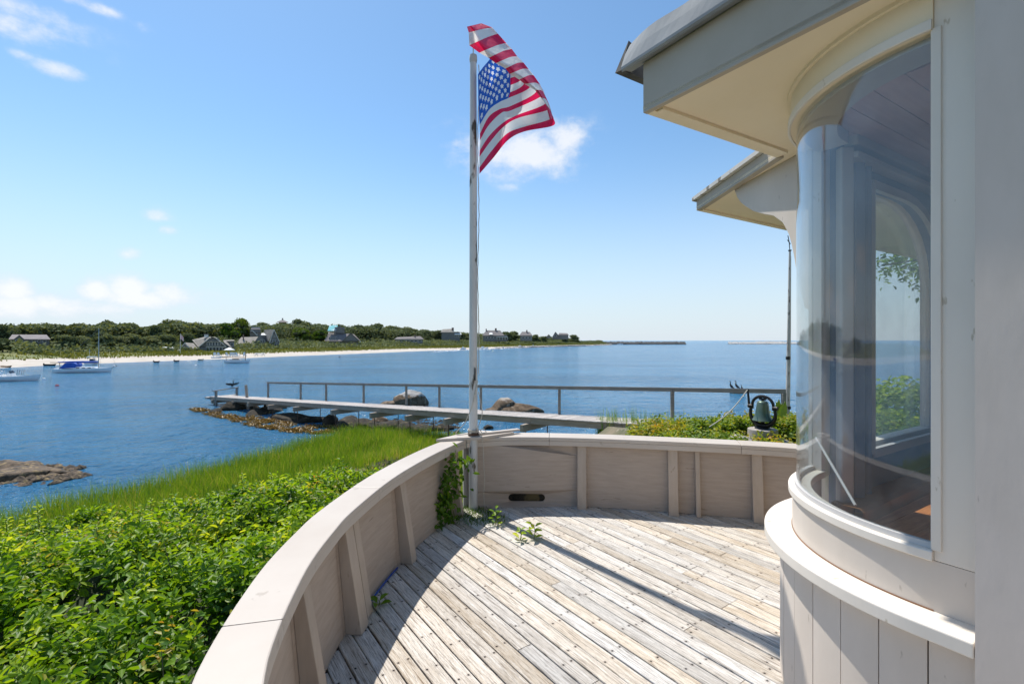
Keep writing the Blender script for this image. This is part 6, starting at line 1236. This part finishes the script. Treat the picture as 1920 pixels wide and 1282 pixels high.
mb = MB(); mb.tube([(2.15, 0, 1.62), (1.5, 0, 1.62), (0, 0, 1.62), (-1.5, 0, 1.64), (-3.2, 0, 1.62)], [.05, .13, .16, .13, .05], 8); mb.build('sail_cover', m_blue, t, smooth=True)
mb = MB(); mb.prism([(-2.7, .66), (-1.9, 1.50), (-.75, 1.55), (-.4, 1.30), (-.55, .8)], -.75, .75, lambda a, b, c_: (a, c_, b)); mb.build('cockpit_canopy', m_blue, t, bevel=.06)
mb = MB(); mb.tube([(3.6, 0, .72), (4.6, 0, .95)], .035, 6); mb.build('bowsprit', m_brown, t)
mb = MB(); mb.tube([(4.5, 0, .92), (2.1, 0, 6.5)], .012, 4); mb.tube([(2.1, 0, 6.6), (-3.5, 0, .75)], .010, 4); mb.tube([(1.9, .95, .6), (2.1, 0, 5.2)], .010, 4); mb.tube([(1.9, -.95, .6), (2.1, 0, 5.2)], .010, 4); mb.build('rigging', m_rail, t)
mb = MB(); mb.box((-3.85, .3, .45), (.25, .3, .55)); mb.tube([(-3.85, .3, .3), (-3.9, .3, -.3)], .05, 6); mb.build('outboard_motor', m_black, t); mb = MB(); mb.tube([(-2.9, 0, .6), (-3.0, 0, 1.55)], .04, 6); mb.build('boom_crutch', m_brown, t)
mb = MB(); g2 = []; mb.sheet([[(r[3][0], s_*abs(r[2][1])*1.05, z) for z in (-.05, .06)] for s_ in (1,) for r in g]); mb.build('waterline_stripe', m_navy, t)
# centre console boat at the left edge
t = boat('motorboat', 'open white motorboat with centre console at the left edge', 20, 714.5, 6.4, R(14), None, .84); mb = MB(); g = hull_mesh(mb, 6.3, 2.1, .72, .18, .2, .85, bow_rake=.5); mb.build('hull', m_hull, t, smooth=True)
mb = MB(); mb.sheet([[(r[0][0], r[0][1]+.1, r[0][2]-.22), (r[0][0], 0, r[0][2]-.24), (r[0][0], r[-1][1]-.1, r[0][2]-.22)] for r in g]); mb.build('deck', m_hull, t)
mb = MB(); mb.prism([(-.4, .5), (.5, .5), (.3, 1.15), (-.2, 1.15)], -.4, .4, lambda a, b, c_: (a, c_, b)); mb.build('console', m_hull, t); mb = MB(); mb.prism([(.1, 1.15), (.3, 1.15), (.05, 1.5), (0, 1.5)], -.38, .38, lambda a, b, c_: (a, c_, b)); mb.build('windscreen', m_pane, t)
mb = MB(); mb.box((-.9, 0, .75), (.4, .8, .4)); mb.build('helm_seat', m_hull, t); mb = MB(); mb.box((-3.3, 0, .8), (.45, .45, .8)); mb.build('outboard_motor', m_navy, t); mb = MB(); [mb.tube([(.9+.14*i, -.3+.2*i, .9), (1.05+.1*i, -.35+.25*i, 1.65)], .02, 5) for i in range(4)]; mb.build('fishing_rods', m_black, t)
# T-top boat on the beach side
t = boat('hardtop_boat', 'white hardtop powerboat moored behind the blue-covered sailboat', 173, 684, 6.5, R(118), None, .8); mb = MB(); g = hull_mesh(mb, 6.2, 2.2, .8, .2, .2, .8, bow_rake=.5); mb.build('hull', m_hull, t, smooth=True)
mb = MB(); mb.box((-.3, 0, 2.05), (2.1, 1.6, .12)); mb.build('hardtop', m_hull, t); mb = MB(); [mb.tube([(a, b, .7), (a*.9-.05, b, 2.0)], .035, 6) for a in (-1.1, .6) for b in (-.6, .6)]; mb.build('top_frame', m_hull, t); mb = MB(); mb.prism([(-.4, .6), (.6, .6), (.4, 1.5), (-.2, 1.5)], -.5, .5, lambda a, b, c_: (a, c_, b)); mb.build('console', m_pane, t); mb = MB(); mb.tube([(-.5, .4, 2.1), (-.6, .4, 4.0)], .02, 5); mb.build('antenna', m_hull, t)
# catboat before the beach house
t = boat('catboat', 'small grey-white boat with furled brown boom, off the umbrella beach', 444, 681, 5, R(10)); mb = MB(); g = hull_mesh(mb, 4.7, 1.8, .55, .2, .15, .7); mb.build('hull', m_hull, t, smooth=True); mb = MB(); mb.sheet([[tuple(r[0]), (r[0][0], 0, r[0][2]+.03), tuple(r[-1])] for r in g]); mb.build('deck', m_shw, t)
mb = MB(); mb.tube([(1.7, 0, .5), (1.72, 0, 2.6)], .07, 8); mb.build('mast', m_brown, t); mb = MB(); mb.tube([(1.7, 0, 1.25), (-2.6, 0, 1.35)], [.07, .09], 8); mb.build('boom', m_brown, t); mb = MB(); mb.prism([(-1.2, .5), (.9, .5), (.8, .85), (-1.1, .85)], -.5, .5, lambda a, b, c_: (a, c_, b)); mb.build('cabin', m_trim, t); mb = MB(); mb.box((-.2, 0, .95), (1.2, .8, .16)); mb.build('cover', m_brown, t); mb = MB(); mb.tube([(-2.0, 0, .5), (-2.1, 0, 1.3)], .04, 6); mb.build('boom_crutch', m_brown, t)
def skiff(label, px, py, L, rz_, hm, dm, group='small boats by the beach', motor=True):
    t = boat('dinghy', label, px, py, L, rz_, group, .75); mb = MB(); g = hull_mesh(mb, L, L*.38, .38, .1, .08, .85); mb.build('hull', hm, t, smooth=True); mb = MB(); [mb.box((x, 0, .28), (.22, L*.33, .04)) for x in (-L*.2, L*.12)]; mb.build('bench', dm, t)
    if motor: mb = MB(); mb.box((-L/2-.1, 0, .4), (.2, .22, .5)); mb.build('outboard_motor', m_black, t)
skiff('brown wooden skiff pulled up at the far left of the beach', 11, 689, 1.9, R(8), m_brown, m_dock, motor=False); skiff('dark inflatable dinghy with motor, left of the blue-covered sailboat', 93, 685.5, 2.4, R(10), m_black, m_shw)
skiff('small dark dinghy off the beach, right of the sailboat bow', 293, 679.5, 1.2, R(15), m_black, m_shw); skiff('small dark dinghy nearest the shore flagpole', 331, 678, 1.2, R(5), m_black, m_hull); skiff('low green kayak-like boat at the waterline before the beach house', 376, 675.5, 1.5, R(5), m_dockb, m_dock, motor=False)
for i, (px, py, L_, lb, mt) in enumerate([(374, 667.5, 1.6, 'pale rowing boat lying on the sand left of the chairs', m_hull), (405, 671, 2.2, 'long pale board on the sand below the two left chairs', m_hull), (419, 670, 1.6, 'dark-bottomed canoe on the sand beside the long pale board', m_dockb)]):
    p = gz(px, py, WZ+.5); t = thing('beached_boat', lb, 'boat', tuple(p), R(8), 'small boats by the beach'); mb = MB(); g = hull_mesh(mb, L_, .7, .2, .1, .05, .4); mb.build('hull', mt, t, smooth=True)
# buoys
def buoy(label, px, py, r, mt, ball=True):
    p = gz(px, py, WZ); t = thing('mooring_buoy', label, 'buoy', tuple(p), 0, 'mooring buoys'); mb = MB()
    if ball: mb.lathe((0, 0, .0), [(0, -r*.6), (r*.8, -r*.4), (r, 0.0), (r*.85, r*.5), (r*.4, r*.85), (0, r*.95)], 12)
    else: mb.lathe((0, 0, 0), [(0, -r*.5), (r*.75, -r*.5), (r*.8, r*.9), (r*.3, r*1.1), (0, r*1.1)], 10)
    mb.build('float', mt, t, smooth=True); mb = MB(); mb.tube([(0, 0, r*.8), (0, 0, r*1.35)], r*.16, 6); mb.build('ring', m_rust, t)
for a in [('dark red round buoy alone in the water below the sailboat', 107, 723.5, .19, m_red), ('white buoy with dark foot, off the white motorboat bow', 82, 710.5, .20, m_hull), ('white buoy at the left edge above the motorboat', 3, 697.5, .20, m_hull), ('white buoy at the sailboat bowsprit', 214, 686.5, .22, m_hull), ('tiny white buoy in front of the beach house', 367, 684.5, .17, m_foam), ('small black can buoy off the beach before the hipped house', 637, 669.5, .28, m_black)]: buoy(*a)
# boats and wakes further out
far_boats = [(975, 652, 5.5, 8, 'speeding white motorboat at the head of its wake', 1), (1000, 650, 5.0, 6, 'second white motorboat following just right of the speeding one', 1), (905, 655, 5.5, 8, 'white motorboat running in its wake just right of the flagpole', 1), (1027, 648.5, 4.2, 10, 'white launch moored off the riprap', 0), (1056, 647.8, 3.6, 170, 'low white boat right of the moored launch', 0), (1093, 646.8, 4.2, 15, 'white boat moored where the point slopes into the sea', 0),
  (868, 656, 2.6, 5, 'small open boat left of the flagpole, by the riprap', 0), (1137, 645.6, 4.6, 0, 'white boat at the root of the dark jetty', 0), (1163, 645.9, 6.0, 0, 'larger of two white boats in front of the dark jetty', 0), (1178, 645.5, 4.2, 10, 'smaller of two white boats in front of the dark jetty', 0)]
for px, py, L_, rz_, lb, fast in far_boats:
    t = boat('far_motorboat', lb, px, py, L_, R(rz_), 'white motorboats off the point'); mb = MB(); g = hull_mesh(mb, L_, L_*.36, .8, .3, .1, .8); mb.build('hull', m_hull, t, smooth=True); mb = MB(); mb.prism([(-L_*.15, .7), (L_*.2, .7), (L_*.08, 1.6), (-L_*.12, 1.6)], -.6, .6, lambda a, b, c_: (a, c_, b)); mb.build('cabin', m_hull, t); mb = MB(); mb.box((0, 0, 1.72), (L_*.3, 1.3, .1)); mb.build('hardtop', m_shw, t)
def wake(x0, x1, py0, py1, w):
    a, b = gz(x0, py0, WZ), gz(x1, py1, WZ); n = 900; k = RNG.uniform(0, 1, n); P = np.array(a)[None, :]*(1-k)[:, None]+np.array(b)[None, :]*k[:, None]; P += RNG.normal(0, 1, (n, 3))*np.array([.9, w, 0])*(.4+1-k)[:, None]; P[:, 2] = WZ+.04+RNG.uniform(0, .12, n)*k
    return P
P = np.concatenate([wake(902, 972, 655.5, 652.5, 1.6), wake(812, 900, 659.5, 655.5, 1.2), wake(980, 998, 652, 650.5, 1.0)]); n = len(P); o = leaves('boat_wake', P, RNG.normal(0, .2, (n, 3))+np.array([0, 0, 1.]), RNG.uniform(.5, 1.3, n), RNG.uniform(.3, .6, n), RNG.uniform(0, 1, n), m_foam, fold=.1); tag(o, 'white foam wakes trailing behind the far motorboats', 'foam', kind='stuff')
# riprap on the point and the two jetties
rg = random.Random(31); pts, sz = [], []
for _ in range(1500):
    px = rg.triangular(855, 1105, 1010); q = far_ground(px, rg.uniform(-.5, 3.5)) if False else None
qs = np.linspace(FSP.L*.55, FSP.L*.93, 1400)
for q in qs:
    p = FSP.at(q, rg.uniform(-.8, 2.6)); px = 960+900*p[0]/p[1]
    if rg.random() > (.95 if 990 < px < 1100 else .35): continue
    pts.append((p[0], p[1], WZ+rg.uniform(-.1, .9))); sz.append(rg.uniform(.35, .95))
scatter_rocks('shore_riprap', pts, sz, m_rockl, 'pale riprap boulders edging the far point')
def jetty(name, label, x0, x1, d, top, wid, n, mt, smin, smax):
    t = thing(name, label, 'jetty', (((x0+x1)/2-960)/900*d, d, WZ)); a, b = (x0-960)/900*d, (x1-960)/900*d; mb = MB(); nseg = 60; g = []
    for i in range(nseg+1):
        x = a+(b-a)*i/nseg; e = min(1, (b-x)/6+.3, (x-a)/6+.3); hj = top*e*(.9+.12*math.sin(i*1.9)+.08*math.sin(i*4.7)); g.append([(x, d-wid, WZ-.5), (x, d-wid*.3, WZ+hj*.8), (x, d+wid*.3, WZ+hj*.8), (x, d+wid, WZ-.5)])
    mb.sheet(g); mb.build('core', mt, t, world=True)
    base = rock_mesh('boulder', mt, 5, 1, 1, .75, sub=1, rough=.4); V, Fc = [], []; bv = np.array([v.co for v in base.vertices]); bf = [tuple(p.vertices) for p in base.polygons]
    for i in range(n):
        k = rg.random(); yy = rg.uniform(-wid, wid*.3); hz_ = top*(1-abs(yy)/wid)*.95+.2; s_ = rg.uniform(smin, smax); p = np.array([a+(b-a)*k, d+yy, WZ+hz_*.9])
        if i < 60:
            me = base; o = link('boulder', me, t, Vector(p)-t.location); o.scale = (s_, s_, s_); o.rotation_euler = (0, 0, rg.uniform(0, 6)); continue
        bb_ = len(V); V += [tuple(x) for x in bv*s_*np.array([rg.uniform(.7, 1.4), 1, rg.uniform(.7, 1.1)])+p]; Fc += [tuple(bb_+j for j in f) for f in bf]
    me = bpy.data.meshes.new('boulder_heap'); me.from_pydata([tuple(Vector(v)-t.location) for v in V], [], Fc); me.materials.append(mt); o = link('boulder_heap', me, t); o['kind'] = 'stuff'; return t
jetty('dark_jetty', 'long dark stone jetty running out from the point to the open sea', 1112, 1283, 585, 2.9, 5, 900, m_jetty, .8, 1.6)
jetty('pale_breakwater', 'pale stone breakwater on the horizon left of the slim flagpole', 1366, 1500, 620, 2.3, 5, 700, m_rockl, .9, 1.7)
jetty('rear_breakwater', 'fainter row of rocks behind the pale breakwater', 1418, 1470, 900, 2.6, 5, 220, m_rockl, .8, 1.8)
